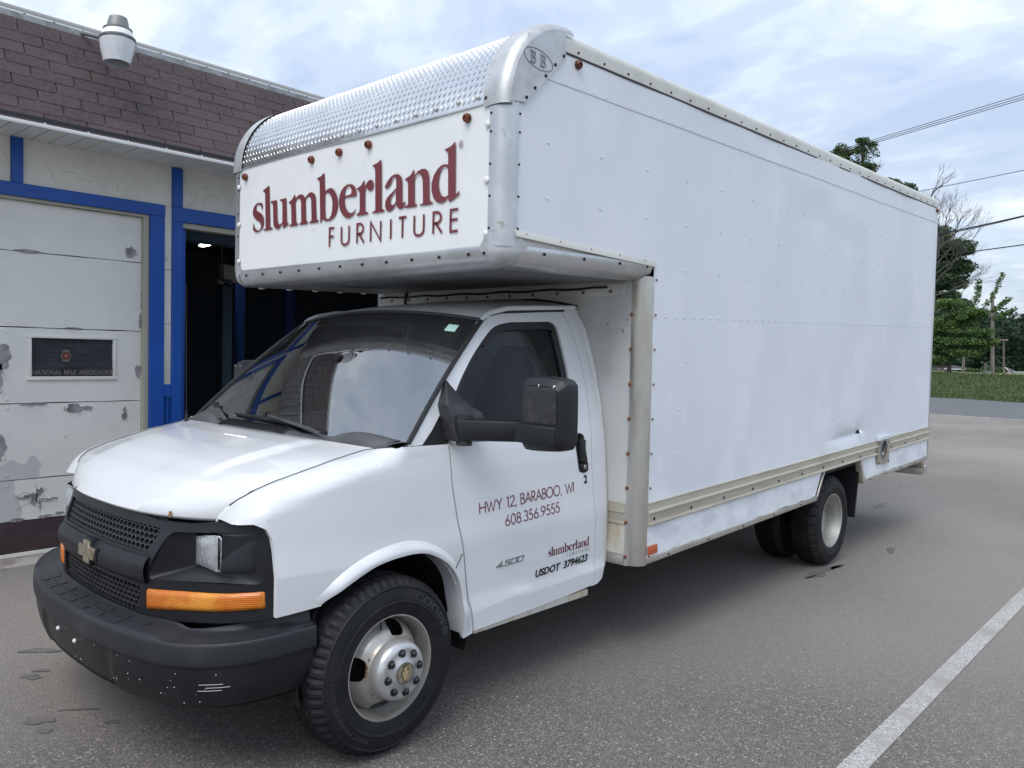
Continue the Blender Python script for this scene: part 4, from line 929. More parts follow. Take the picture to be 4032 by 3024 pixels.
# headlamp wells, lamps, turn lenses
def lampset(sgn):
    L0 = (.625, .675, .822); lw, lh = .155, .142
    inner = [(.622-.02, .690, .812), (.600, .860, .812), (.600, .860, .955), (.622-.02, .690, .955)]
    w_ = MB(); n = len(wellR); cen = (SL(.70), .86)
    def rectpt(t):    # perimeter point of the lamp pocket matching the well outline
        s_, z = t; u = (s_-SL(.445))/(SL(.922)-SL(.445)); v = (z-.742)/(.224-.0)
        m_ = max(abs(u-.5), abs(v-.5)) or 1; uu = .5+(u-.5)/m_*.5; vv = .5+(v-.5)/m_*.5
        return (.600-.002*uu, .590+.196*uu, .800+.152*vv)
    for i in range(n):
        a, b = wellR[i], wellR[(i+1) % n]
        def q(t, pt):
            o_ = Vector(GP(pt[0], pt[1], -.002)); i_ = Vector(rectpt(pt)); m_ = o_.lerp(i_, t); 
            m_.x += -.018*math.sin(t*math.pi)*(1 if pt[0] < cen[0] else .2); return (m_.x, sgn*m_.y, m_.z)
        for t0, t1 in ((0,.12),(.12,.4),(.4,.7),(.7,1)): w_.add([q(t0,a),q(t0,b),q(t1,b),q(t1,a)], [(0,1,2,3)])
    wo = w_.build('headlamp_bezel', 'black_pl', truck, ang=.9, merge=True)
    hl = MB(); 
    hx = .606
    hl.prism([(q[0], q[1]) for q in rr(.598,.806,.780,.804,.780,.950,.598,.925,.022)], lambda a, b: (hx-.004, sgn*a, b), lambda a, b: (.55, sgn*a, b))
    ho = hl.build('headlamp', 'reflector', truck, bevel=.006)
    MB().grid(lambda a, b: (hx+.004+.010*(1-(2*a-1)**4)*(1-(2*b-1)**4), sgn*(.604+.170*a), .812+(.108+.022*a)*b), 8, 8).build('headlamp_lens', 'lampglass', ho)
    gridl = MB()
    for k in range(7): gridl.box(hx+.001, hx+.003, sgn*(.62+k*.022)-.0007, sgn*(.62+k*.022)+.0007, .83, .88+.01*(k%3))
    gridl.build('lens_pattern', 'greyink', ho)
    # block beside the lamp, flush with the surround
    MB().grid(lambda a, b: (lambda p: (p[0], sgn*p[1], p[2]))(GP(SL(.775)+(SL(.905)-SL(.775))*a, .800+.140*b+.012*a, -.003-.050*(1-sst(-.02,.10,a))-.030*(1-sst(0,.10,b))-.030*sst(.9,1,b)-.012*sst(.85,1,a))), 12, 12).build('headlamp_cheek', 'black_pl', wo)
    am = MB(); 
    def aml(a, b):
        s_ = SL(.438)+(SL(.924)-SL(.438))*a; z0 = .6225+.0635*a; z1 = .7055+.0455*a
        return (lambda p: (p[0], sgn*p[1], p[2]))(GP(s_, z0+(z1-z0)*b, -.004+.015*(1-(2*b-1)**6)*(1-(2*a-1)**30)))
    am.grid(aml, 36, 8); pass
    am.build('turn_signal', 'amber', truck, ang=1.2)
lampset(1); lampset(-1)
# ---- bumper
bp_ = spl([(.870,0),(.866,.2),(.845,.40),(.810,.58),(.762,.735),(.700,.850),(.620,.935),(.520,.985),(.42,1.003),(.335,1.010)], 6)
bs = [0.0]
for p, q in zip(bp_, bp_[1:]): bs.append(bs[-1]+math.hypot(q[0]-p[0], q[1]-p[1]))
def BP(a, off, z):     # a in -1..1
    s_ = abs(a)*bs[-1]; x = interp(bs, [p[0] for p in bp_], s_); y = interp(bs, [p[1] for p in bp_], s_)
    x1 = interp(bs, [p[0] for p in bp_], s_-.02); y1 = interp(bs, [p[1] for p in bp_], s_-.02); x2 = interp(bs, [p[0] for p in bp_], s_+.02); y2 = interp(bs, [p[1] for p in bp_], s_+.02)
    t = Vector((x2-x1, y2-y1)).normalized(); 
    if s_ < .02: t = Vector((0,1))
    n2 = Vector((t.y, -t.x)); return (x+n2.x*off, math.copysign(y+n2.y*off, a), z)
def rise(a): return .045*sst(.45,1,abs(a))
def upper(a, b):
    a = a*2-1; rz = rise(a); stp = sst(.50,.56,abs(a))
    prof = [(-.115,.600+.03*sst(.5,1,abs(a))),(-.105,.594),(-.06,.586),(-.018,.579),(-.005,.573),(.002,.560),(.004,.530),(.004,.494),(.001,.482),(-.010,.474)]
    k = b*(len(prof)-1); i = min(len(prof)-2, int(k)); t = k-i; o_ = prof[i][0]*(1-t)+prof[i+1][0]*t; z = prof[i][1]*(1-t)+prof[i+1][1]*t
    z -= .016*stp*(1 if b < .55 else 0)*sst(.55,.3,b)
    inn = 1-.55*sst(.80,1,abs(a)) if o_ < -.03 else 1
    return BP(a, o_*inn-.018*stp*sst(.2,.5,b)*sst(.9,.6,b)*0, z+rz*.9)
bu = MB().grid(upper, 120, 24, flip=True); bumper = bu.build('bumper', 'bumper', truck, ang=1.0)
def lower(a, b):
    a = a*2-1; rz = rise(a); z = .476+rz*.9 - b*(.160+.010*math.cos(a*3)+ .0)
    pl_ = -.012*sst(.30,.24,abs(a))
    o_ = -.008-.034*b**2.4 - .012*sst(.30,.27,abs(a))
    return BP(a, o_, z)
MB().grid(lower, 120, 12, flip=True).build('bumper_valance', 'bumper_low', bumper, ang=1.0)
def under(a, b): a = a*2-1; z = .318+rise(a)*.9; return BP(a, -.044-.25*b, z)
MB().grid(under, 60, 2).build('bumper_underside', 'dark', bumper)
for sgn in (1,-1):
    pth = [BP(sgn*1.0, o_, z) for o_, z in ((.0,.62),(.006,.56),(.002,.52),(-.01,.47),(-.03,.42),(-.07,.36))]
    e = MB(); e.add(pth+[(p[0]-.01, p[1]-sgn*.06, p[2]) for p in pth], [(i, i+1, i+7, i+6) for i in range(5)]); e.build('bumper_end', 'bumper_low', bumper)
sp = MB()
for row in range(2):
    for c in range(8):
        a0 = -.40+c*.103; 
        if row == 1 and c == 7: continue
        q = []
        for (u, v) in rr(0,0,1,0,1,1,0,1,.22): q.append((a0+.006+u*.090, -.088+row*.042+v*.034))
        b = len(sp.v); o_ = [BP(u, v, interp([-.115,-.105,-.06,-.018,-.005],[.600,.594,.586,.579,.573], v)+.0035) for u, v in q]; cc = sum((Vector(p) for p in o_), Vector())/len(o_)
        lo = [(p[0], p[1], p[2]-.006) for p in o_]
        sp.v += o_+lo; n = len(o_); sp.f.append(tuple(b+i for i in range(n))); sp.mi.append(0)
        for i in range(n): sp.f.append((b+i, b+(i+1)%n, b+n+(i+1)%n, b+n+i)); sp.mi.append(0)
split_pieces(sp.build('step_pad', 'bumper', bumper, ang=.5))
ps = MB()
for a, z in ((-.115,.430),(.035,.425)): c = Vector(BP(a, -.02, z)); ps.dome(c, (1,0,0), .010, .010, 8)
for a, z in ((-.105,.365),(.045,.358)): c = Vector(BP(a, -.045, z)); ps.box(c.x-.004, c.x+.008, c.y-.006, c.y+.006, c.z-.012, c.z+.012)
split_pieces(ps.build('plate_screw', 'white_pl', bumper))
chp = MB(); rn = random.Random(77)
for i in range(30):
    a = rn.uniform(-.05,.72); b = rn.random(); q = lower((a+1)/2, b*.85+.05); q2 = Vector(q); nn = (q2-Vector((.2,.0,.4))); nn.z = 0; nn.normalize(); chp.dome(q2+nn*.0008, nn, rn.uniform(.0010,.0024), .0006, 5)
for z_, a_ in ((.415,.66),(.402,.68),(.39,.655)):
    q = [Vector(lower((a_+k*.012+1)/2, (.476-z_)/.16)) for k in range(7)]; chp.tube([p+Vector((.002,.002,0)) for p in q], .0008, 4)
tag(chp.build('paint_chip', 'white_pl', bumper), kind='stuff')
MB().prism([(.33,.36),(.62,.345),(.66,.30),(.62,.275),(.50,.285),(.36,.33)], lambda a, b: (.735-.1*(a-.33), a, b), lambda a, b: (.715-.1*(a-.33), a, b)).build('air_deflector', 'black_pl', bumper)
# ---- windscreen, cowl
def wsx(a, b, grow=0.0):   # a: 0 bottom..1 top, b: -1..1
    yb = .940*b*(1+grow); yt = .768*b*(1+grow)
    B_ = Vector((-.060-.088*(abs(b)**2.6), yb, 1.228+.016*b*b)); T_ = Vector((-.692-.062*b*b, yt, 1.857-.050*b*b))
    p = B_.lerp(T_, a); bul = .030*math.sin(a*math.pi); p += Vector((.72,0,.69))*bul*(1-.5*b*b); return p
ws = MB().grid(lambda a, b: wsx(-.02+1.02*a, (2*b-1)*.99), 40, 60).build('windscreen', 'windscreen', truck, ang=1.5)
frit = MB()
def fr_(a0, a1, b0, b1, na, nb): frit.grid(lambda a, b: wsx(a0+(a1-a0)*a, b0+(b1-b0)*b)+Vector((-.0015,0,-.0015)), na, nb)
fr_(-.04,.075,-1,1,3,40); fr_(.925,1.0,-1,1,2,40); fr_(.075,.925,-1,-.925,24,3); fr_(.075,.925,.905,1,24,3)
for sg in (1,-1):
    for k in range(5):     # rounded lower corners
        frit.grid(lambda a, b: wsx(.075+(.10*(1-(k+a)/5)**2)*b, sg*(.80+(.125)*(k+a)/5) if False else sg*(.925-.16*(k+a)/5))+Vector((-.0018,0,-.0018)), 2, 2)
frit.build('windscreen_frit', 'seal', ws, ang=1.5)
tr_ = MB()
tr_.tube([wsx(1.012, -1.0+.1*i) for i in range(21)], .011, 6)
for sg in (1,-1): tr_.tube([wsx(.015+.0985*i, sg*1.006)+Vector((0,0,.002)) for i in range(11)], [.012]*11, 6)
tr_.build('windscreen_trim', 'seal', truck)
MT['sticker'] = mat('pale_green_sticker', (.50,.74,.68), .5)
stk = MB(); sp_ = lambda a, b: wsx(.872+.062*a, .875+.0*a-.082*b)+Vector((.0020,0,.0020)); stk.grid(sp_, 2, 2); stk.build('inspection_sticker', 'sticker', ws)
cowl = MB()
def cowf(a, b):
    v = 2*b-1; fr0 = Vector(hood_fn(0, b)); fr0 = Vector((fr0.x+.006, fr0.y*1.0, fr0.z-.020)); bk = wsx(.03, v*1.0)
    p = fr0.lerp(bk, a); p.z += .012*math.sin(a*math.pi)+.022*sst(.45,.25,abs(v+.12))*math.sin(a*math.pi)**.5; return p
cowl.grid(cowf, 8, 50); cw = cowl.build('cowl', 'cowl', truck, ang=1.0)
vg = MB()
for k in range(44):
    v = -.50+k*.0165; b = (v+1)/2
    pts = [Vector(cowf(t, b))+Vector((0,0,.003)) for t in (.18,.35,.5,.65,.80)]
    vg.tube(pts, .0028, 4)
split_pieces(vg.build('vent_slat', 'black_pl', cw))
MB().grid(lambda a, b: Vector(cowf(.16+.66*a, (-.51+.75*b+1)/2))+Vector((0,0,.0015)), 6, 20).build('vent_void', 'dark', cw)
def ear(sg):
    e = MB(); 
    e.grid(lambda a, b: (lambda p: (p.x-.01, sg*p.y, p.z+.034*math.sin(a*math.pi)**.7*math.sin(b*math.pi)**.6+.004))(Vector(cowf(b*1.0, (1+.60+.36*a)/2))), 14, 8)
    e.build('cowl_ear', 'cowl', cw, ang=1.0)
ear(1); ear(-1)
# wipers
def wiper(pivot, elbow, tipA, tipB):
    w_ = MB(); w_.tube([pivot, Vector(pivot).lerp(Vector(elbow), .35)+Vector((.01,0,.02)), elbow], [.013,.010,.006], 6); arm = w_.build('wiper', 'cowl', truck)
    b_ = MB(); A_, B_ = Vector(tipA), Vector(tipB); mid = A_.lerp(B_, .5)+Vector((.012,0,.012))
    b_.tube([A_, A_.lerp(B_, .25)+Vector((.006,0,.006)), mid, A_.lerp(B_, .75)+Vector((.006,0,.006)), B_], [.004,.006,.007,.006,.004], 5)
    b_.tube([A_+Vector((-.006,0,-.006)), B_+Vector((-.006,0,-.006))], .004, 4); b_.build('wiper_blade', 'seal', arm)
    MB().box(elbow[0]-.012, elbow[0]+.016, elbow[1]-.014, elbow[1]+.014, elbow[2]-.006, elbow[2]+.016).build('wiper_clip', 'seal', arm)
def on(a, b, o_=.014): return tuple(wsx(a, b)+Vector((.72,0,.69))*o_)
wiper(on(-.045,.66,.030), on(.105,-.12), on(.082,-.46), on(.060,.36))
wiper(on(-.045,-.30,.030), on(.115,-.82), on(.125,-.96), on(.075,-.60))
MB().box(.0,.0,0,0,0,0) if False else None
cl = MB(); q = Vector(on(.005,.50,.03)); cl.box(q.x-.012,q.x+.012,q.y-.016,q.y+.016,q.z-.006,q.z+.022); q = Vector(on(.0,-.42,.03)); cl.box(q.x-.010,q.x+.010,q.y-.014,q.y+.014,q.z-.006,q.z+.020)
split_pieces(cl.build('washer_nozzle', 'black_pl', truck, bevel=.003))
MB().tube([(-.02,-.80,1.215),(-.02,-.80,1.225),(-.02,-.80,1.26),(-.02,-.80,1.29)],[.016,.014,.008,.004],8).tube([(-.02,-.80,1.28),(-.012,-.80,2.0)],.0022,5).build('radio_antenna', 'seal', truck)
# ---- roof
def roof_fn(a, b):
    v = 2*b-1; x0 = -.702-.060*v*v; x = x0+(-1.60-x0)*a
    ze = interp([-1.60,-1.53,-1.18,-.96,-.83,-.75], [1.922,1.918,1.896,1.880,1.852,1.812], x)
    zcn = interp([-1.60,-1.3,-1.0,-.85,-.69], [1.985,1.962,1.925,1.900,1.862], x)
    k = (1-abs(v)**2.6); z = ze*(1-k)+zcn*k
    ye = interp([-1.60,-1.53,-1.18,-.96,-.83,-.75], [.722,.727,.735,.738,.742,.752], x)
    return (x, v*ye, z)
MB().grid(roof_fn, 24, 40, flip=True).build('roof_panel', 'paint_dull', truck, ang=1.2)
for sg in (1,-1):
    MB().tube([(-.750,sg*.772,1.808),(-.785,sg*.765,1.832),(-.83,sg*.760,1.853),(-.96,sg*.752,1.882),(-1.18,sg*.747,1.898),(-1.535,sg*.740,1.920)], [.008,.013,.014,.014,.014,.013], 8).build('drip_rail', 'paint', truck)
    MB().tube([(-.758,sg*.772,1.802),(-.815,sg*.760,1.840),(-.918,sg*.753,1.860),(-1.18,sg*.745,1.880),(-1.44,sg*.740,1.898)], .007, 6).build('drip_shadow_seal', 'seal', truck)
# rear corner and fairing to the box
rc = [(x-.004, z) for x, z in dore[::-1]] ; rcf = [(-1.419,1.897),(-1.545,1.915),(-1.560,1.83),(-1.570,1.70),(-1.570,1.50),(-1.555,1.25),(-1.540,1.0),(-1.530,.75),(-1.522,.50),(-1.505,.43),(-1.46,.41)]
rco = sheet('rear_corner_panel', [[(-1.404,.408)]+[(x-.004, z) for x, z in dore[::-1]][1:]+rcf], lambda x, z: (x, YS(x, z), z), .04, 'paint', truck, .02)
wc = [(.700,1.925),(.780,1.80),(.850,1.59),(.902,1.38),(.935,1.15),(.955,.90),(.963,.75),(.963,.52),(.93,.41)]
fc = [(-1.545,1.915),(-1.564,1.78),(-1.570,1.56),(-1.562,1.35),(-1.548,1.15),(-1.537,.95),(-1.530,.75),(-1.522,.52),(-1.505,.43)]
fm = MB()
def fair(a, b):
    k = b*(len(wc)-1); i = min(len(wc)-2, int(k)); t = k-i
    fx = fc[i][0]*(1-t)+fc[i+1][0]*t; fz = fc[i][1]*(1-t)+fc[i+1][1]*t; wy = wc[i][0]*(1-t)+wc[i+1][0]*t; wz = wc[i][1]*(1-t)+wc[i+1][1]*t
    p0 = Vector((fx, YS(fx, min(fz,1.9))-.002, fz)); p1 = Vector((-1.602, wy, wz))
    p = p0.lerp(p1, a); p.y += .006*math.sin(a*math.pi)-.012*math.exp(-((a-.08)/.05)**2); return p
fm.grid(fair, 14, 40); fo2 = fm.build('body_fairing', 'paint_dull', truck, ang=1.2)
rfm = MB().grid(lambda a, b: (-1.585-.02*a, (2*b-1)*(.69+.03*a), interp([0,1],[1.0,1.0],0)*0+1.925+.06*(1-abs(2*b-1)**2.6)+.012*a), 2, 30).build('roof_boot_seal', 'seal', truck)
for o in (rco, fo2): mirror_copy(o)
# rocker sill rust strip
MB().box(-1.40,-.53,.955,.992,.355,.392).build('sill', 'rusty', truck, bevel=.006); mirror_copy(bpy.data.objects['sill'])
# wheel-house liners and cab floor
for sg in (1,-1):
    wl_ = MB(); wl_.grid(lambda a, b: (-.055+.445*math.cos(R(-14+208*a)), sg*(.50+.475*b), .39+.43*math.sin(R(-14+208*a))), 24, 3)
    wl_.grid(lambda a, b: (-.60+1.10*a, sg*.50, .25+.75*b), 2, 2); wl_.build('wheel_liner', 'dark', truck)
MB().box(-1.58,-.48,-.93,.93,.36,.44).build('cab_floor', 'dark', truck, smooth=False)
MB().box(-.45,.45,-.5,.5,.30,1.02).build('engine_bay', 'dark', truck, smooth=False)
MB().prism([(-.90,.44),(.90,.44),(.88,1.25),(.70,1.88),(-.70,1.88),(-.88,1.25)], lambda a, b: (-1.59,a,b), lambda a, b: (-1.575,a,b)).build('cab_rear_trim', 'rearwall', truck, smooth=False)
MB().grid(lambda a, b: (lambda p: (p[0], p[1]*.95, p[2]-.03))(roof_fn(a, b)), 10, 12).build('headliner', 'interior', truck)
# dashboard and steering wheel, visors, seats
MB().grid(lambda a, b: ( -.12-.50*a, (2*b-1)*.84, 1.165+.03*math.sin(a*2.6)-.28*sst(.80,1,a)+.035*math.exp(-((b-.74)/.13)**2)*math.sin(min(1,a*1.3)*math.pi)), 12, 24).build('dashboard', 'interior', truck)
sw = MB(); sc0 = Vector((-.66,.42,1.18)); ax1 = Vector((-.80,0,.60)).normalized(); u1 = Vector((0,1,0)); v1 = ax1.cross(u1)
sw.tube([sc0+(u1*math.cos(R(15*i))+v1*math.sin(R(15*i)))*.19 for i in range(25)], .014, 8, cap=False); sw.tube([sc0-u1*.18, sc0-ax1*.03, sc0+u1*.18], .015, 6); sw.cyl(sc0, sc0-ax1*.30, .035, n=10)
sw.build('steering_wheel', 'seat', truck)
def seat(y0):
    s_ = MB(); 
    s_.grid(lambda a, b: (-1.20-.16*a**1.0+.045*math.sin(b*math.pi)*0 + (.075*math.sin(b*math.pi)), y0+(2*b-1)*interp([0,.3,.62,.8,.93,1],[.235,.24,.205,.165,.11,.03],a), .84+.86*a), 22, 14)
    s_.grid(lambda a, b: (-1.27-.16*a**1.0-.085*math.sin(b*math.pi), y0+(2*b-1)*interp([0,.3,.62,.8,.93,1],[.235,.24,.205,.165,.11,.03],a), .84+.86*a), 22, 14)
    s_.box(-1.28,-.72,y0-.25,y0+.25,.70,.87)
    return s_.build('seat', 'seat', truck, ang=1.3)
seat(.42); seat(-.42)
for y0 in (.40,-.40): MB().box(-.93,-.76,y0-.22,y0+.22,1.80,1.815).build('sun_visor', 'interior', truck, bevel=.005)
MB().box(-.80,-.775,-.12,.12,1.70,1.765).build('interior_mirror', 'seal', truck, bevel=.008)
# ---- side mirrors
def mirror(sg):
    br = MB()
    poly = [(-.440,1.530),(-.475,1.45),(-.505,1.405),(-.560,1.378),(-.562,1.352),(-.40,1.346),(-.395,1.262),(-.385,1.255),(-.368,1.262),(-.365,1.415)]
    br.prism(poly, lambda a, b: (a, sg*(YS(a,b)+.075*sst(1.53,1.38,b)+.006), b), lambda a, b: (a, sg*(YS(a,b)-.004), b))
    mo = br.build('door_mirror', 'mirror_pl', truck, bevel=.004)
    MB().prism([(-.375,1.272),(-.56,1.268),(-.56,1.254),(-.39,1.240)], lambda a, b: (a, sg*(YS(a,b)+.05), b), lambda a, b: (a, sg*(YS(a,b)), b)).build('mirror_base_shoe', 'alu', mo, bevel=.004)
    A_ = MB()
    A_.hexa([(-.365,sg*1.020,1.262),(-.47,sg*1.000,1.262),(-.600,sg*(1.26 if sg > 0 else 1.10),1.270),(-.505,sg*(1.28 if sg > 0 else 1.12),1.270),(-.365,sg*1.020,1.358),(-.47,sg*1.000,1.358),(-.600,sg*(1.26 if sg > 0 else 1.10),1.362),(-.505,sg*(1.28 if sg > 0 else 1.12),1.362)])
    A_.build('mirror_arm', 'black_pl', mo, bevel=.014)
    MB().tube([(-.415,sg*1.02,1.24),(-.415,sg*1.02,1.375)], .036, 16).build('mirror_hinge', 'mirror_pl', mo)
    hc = Vector((-.545, 1.418, 1.400)) if sg > 0 else Vector((-.625, -1.205, 1.415)); yaw = R(5)
    def hp(u, v, w): return (hc.x+w*math.cos(yaw)-u*math.sin(yaw), hc.y+sg*(u*math.cos(yaw)+w*math.sin(yaw)), hc.z+v)
    out_ = spl([(-.128,.120),(-.108,.152),(-.05,.158),(.060,.150),(.090,.132),(.098,.10),(.100,-.09),(.092,-.130),(.062,-.152),(-.085,-.160),(-.120,-.148),(-.130,-.10)], 3, True)
    n = len(out_); H = MB()
    rings = []
    for w, k, kz in ((-.050,.96,.97),(-.038,1.0,1.0),(.020,1.0,1.0),(.040,.975,.97),(.060,.86,.84),(.066,.82,.80)): rings.append([hp(a*k-.016*(1-k)*4, b*kz-.006*(1-k)*4, w) for a, b in out_])
    for r_ in rings: H.v += r_
    for i in range(len(rings)-1):
        for j in range(n): H.f.append((i*n+j, i*n+(j+1)%n, (i+1)*n+(j+1)%n, (i+1)*n+j)); H.mi.append(0)
    H.f.append(tuple(reversed(range(n)))); H.mi.append(0); H.f.append(tuple((len(rings)-1)*n+j for j in range(n))); H.mi.append(0)
    H.build('mirror_head', 'black_pl', mo, ang=.5)
    I_ = MB(); inset = rr(-.112,-.035,.066,-.040,.062,.112,-.108,.116,.02)
    I_.prism([(q[0], q[1]) for q in inset], lambda a, b: hp(a, b, .0715), lambda a, b: hp(a, b, .06)); I_.build('mirror_shell_inset', 'mirror_pl', mo, bevel=.002)
    G = MB(); G.v = [hp(a*.9, b*.9, -.052) for a, b in out_]; G.f = [tuple(range(n))]; G.mi = [0]; G.build('mirror_glass', 'chrome', mo)
    C_ = MB(); C_.hexa([hp(-.150,-.125,-.03),hp(.062,-.130,-.03),hp(.062,-.130,.074),hp(-.150,-.125,.074),hp(-.150,-.042,-.03),hp(.062,-.048,-.03),hp(.062,-.048,.074),hp(-.150,-.042,.074)]); C_.build('mirror_lower_cover', 'black_pl', mo, bevel=.010, seg=3)
    K = MB(); K.add([hp(-.03,.124,.068),hp(-.024,.126,.068),hp(-.028,.112,.073),hp(.045,.124,.066),hp(.055,.123,.066),hp(.048,.112,.073)], [(0,1,2),(3,4,5)]); K.build('scuff', 'white_pl', mo, recalc=False)
mirror(1); mirror(-1)
# ---- wheels
def tyre_mesh(sg, x, yo, zc, name, m, parent, lug, steer=0.0):
    """outer face at y = sg*yo; radius .362, width .225"""
    T = MB(); r = .363; w = .222
    prof = [(.205,-.016),(.214,-.004),(.232,.003),(.262,.008),(.268,.0115),(.272,.0085),(.300,.006),(.322,-.002),(.327,.001),(.331,-.006),(.344,-.016),(.353,-.026),(.359,-.038),(r-.001,-.048),
            (r,-.060),(r-.009,-.062),(r-.009,-.068),(r,-.070),(r+.001,-.094),(r-.009,-.096),(r-.009,-.102),(r+.001,-.104),
            (r+.001,-w+.104),(r-.009,-w+.102),(r-.009,-w+.096),(r+.001,-w+.094),(r,-w+.070),(r-.009,-w+.068),(r-.009,-w+.062),(r,-w+.060),(r-.001,-w+.048),(.353,-w+.026),(.322,-w+.002),(.25,-w-.006),(.205,-w+.016)]
    n = 168
    def fn(k, j, r0, h):
        if r0 > .3405 and r0 < .3655:
            if lug == 1:
                if k % 3 == 0 and (j <= 13): r0 -= .0090
                if k % 4 == 1 and 14 <= j <= 29 and r0 > .358: r0 -= .005
            else:
                if k % 6 in (0,) and j <= 13: r0 -= .016
                if (k + (j//4)*2) % 6 == 1 and 14 <= j <= 29 and r0 > .358: r0 -= .010
        return r0, h
    T.lathe(prof, (0,0,0), (0,1,0), (0,0,1), n, fn)
    return T
def place(T, name, m, parent, x, yo, zc, sg, ang=.28):
    T.v = [(p[0]+x, sg*(p[1]+yo), p[2]+zc) for p in T.v]
    return T.build(name, m, parent, ang=ang)
def rimdisc_front(x, yo, zc, sg, parent):
    """dished steel disc with four hand holes; profile: radius -> offset from the outer rim flange"""
    pr_r = [.060,.105,.112,.118,.126,.150,.180,.192]; pr_o = [.050,.050,.044,.026,.010,-.012,-.056,-.090]
    prf = lambda r: interp(pr_r, pr_o, r)
    Rm = .155
    outl_ = [(0,.100),(2*math.pi*Rm,.100),(2*math.pi*Rm,.194),(0,.194)]
    dens = lambda p, q, n: [(p[0]+(q[0]-p[0])*i/n, p[1]+(q[1]-p[1])*i/n) for i in range(n)]
    lo = []
    for i in range(4): lo += dens(outl_[i], outl_[(i+1) % 4], [48,3,48,3][i])
    holes = []
    for k in range(4):
        c = (R(-8+90*k+ (0 if k else 0)) % (2*math.pi))*Rm
        if k == 0: c = R(352)*Rm - .012
        holes.append([(c+.047*math.copysign(abs(math.cos(R(t)))**.8, math.cos(R(t))), .155+.027*math.copysign(abs(math.sin(R(t)))**.8, math.sin(R(t)))) for t in range(0,360,15)])
    holes = [[(a, b) for a, b in h] for h in holes]
    f_ = lambda a, b: (x + b*math.sin(a/Rm), sg*(yo+prf(b)), zc+b*math.cos(a/Rm))
    return sheet('rim_disc', [lo]+[h[::-1] for h in holes], f_, .02, 'silver', parent, .006, (0,-sg,0), ang=.9, steps2=.008)
def front_wheel(sg):
    x, yo, zc = 0.0, 1.045, .364
    T = tyre_mesh(sg, x, yo, zc, '', '', None, 1)
    wheel = empty('front_wheel', (0,0,0)); wheel.parent = truck
    ty = place(T, 'tyre', 'rubber', wheel, x, yo+.010, zc, sg)
    rim = MB().lathe([(.2185,.0),(.2165,.006),(.209,.006),(.204,-.004),(.2005,-.020),(.198,-.045),(.192,-.060),(.186,-.095),(.186,-.19),(.21,-.215)], (x, sg*yo, zc), (0,sg,0), (0,0,1), 72).build('rim', 'silver', wheel, ang=.8)
    rimdisc_front(x, yo, zc, sg, wheel)
    MB().lathe([(.19,-.11),(.0001,-.11)], (x, sg*yo, zc), (0,sg,0), (0,0,1), 32).build('brake_dark', 'dark', wheel)
    hub = MB().lathe([(.122,.015),(.121,.052),(.116,.068),(.105,.078),(.092,.082),(.086,.081),(.078,.083),(.056,.085),(.052,.089),(.0001,.089)], (x, sg*yo, zc), (0,sg,0), (0,0,1), 64).build('hub_cap', 'silver_hub', wheel, ang=.9)
    nb, pk = MB(), MB()
    for k in range(8):
        a = R(22.5*2*k+8); c = Vector((x+.080*math.sin(a), sg*(yo+.082), zc+.080*math.cos(a)))
        nb.lathe([(.0150,-.004),(.0145,.004),(.0120,.012),(.008,.016),(.0001,.017)], c, (0,sg,0), (0,0,1), 6)
        pk.lathe([(.0180,.0012),(.0001,.0018)], c, (0,sg,0), (0,0,1), 20)
    split_pieces(pk.build('nut_pocket', 'dark', wheel)); split_pieces(nb.build('lug_nut', 'black_pl', wheel, ang=.4))
    em = MB().lathe([(.043,.0915),(.0001,.0920)], (x, sg*yo, zc), (0,sg,0), (0,0,1), 40).build('centre_badge', 'gold', wheel)
    bt2 = [(-.034,-.010),(-.011,-.010),(-.011,-.019),(.011,-.019),(.011,-.010),(.029,-.010),(.034,.010),(.011,.010),(.011,.019),(-.011,.019),(-.011,.010),(-.029,.010)]
    rot = R(88)
    def bf(k, o_): return lambda a, b: (x+(a*math.cos(rot)-b*math.sin(rot))*k, sg*(yo+o_), zc+(a*math.sin(rot)+b*math.cos(rot))*k)
    MB().prism(bt2, bf(1.02,.0935), bf(1.02,.091)).build('badge_outline', 'ink', wheel, smooth=False)
    MT.setdefault('gold2', mat('pale_gold_badge', (.62,.50,.28), .35, metal=.6)); MB().prism(bt2, bf(.86,.0950), bf(.86,.091)).build('badge_bow_tie', 'gold2', wheel, smooth=False)
    rg = MB().lathe([(.0435,.0920),(.0415,.0926)], (x, sg*yo, zc), (0,sg,0), (0,0,1), 40).build('badge_ring', 'ink', wheel)
    wt = MB()
    for a0, a1 in ((196,214),(219,228)):
        wt.grid(lambda a, b: (x+(.214+.010*b)*math.sin(R(a0-360+(a1-a0)*a)*-1+math.pi*0), sg*(yo+.0075-.004*b), zc+(.214+.010*b)*math.cos(R(a0+(a1-a0)*a))), 6, 2)
    split_pieces(wt.build('balance_weight', 'lampgrey', wheel))
    vs = MB().tube([(x+.19*math.sin(R(10)), sg*(yo-.03), zc+.19*math.cos(R(10))),(x+.165*math.sin(R(14)), sg*(yo-.012), zc+.165*math.cos(R(14)))], .005, 6).build('valve_stem', 'seal', wheel)
    rr_ = MB(); rq = random.Random(2)
    for k in range(26):
        a = rq.uniform(0, 6.28); r0 = rq.choice((.126,.128,.130,.188)); c = Vector((x+r0*math.sin(a), sg*(yo+interp([.118,.126,.150,.180,.192],[.026,.010,-.012,-.056,-.090],r0)+.001), zc+r0*math.cos(a))); rr_.dome(c, (0,sg,0), rq.uniform(.003,.007), .0012, 6)
    tag(rr_.build('rust_spot', 'rust', wheel), kind='stuff')
    # raised sidewall lettering
    st = MB(); vsf, fsf = fontmesh('COOPER', .02)
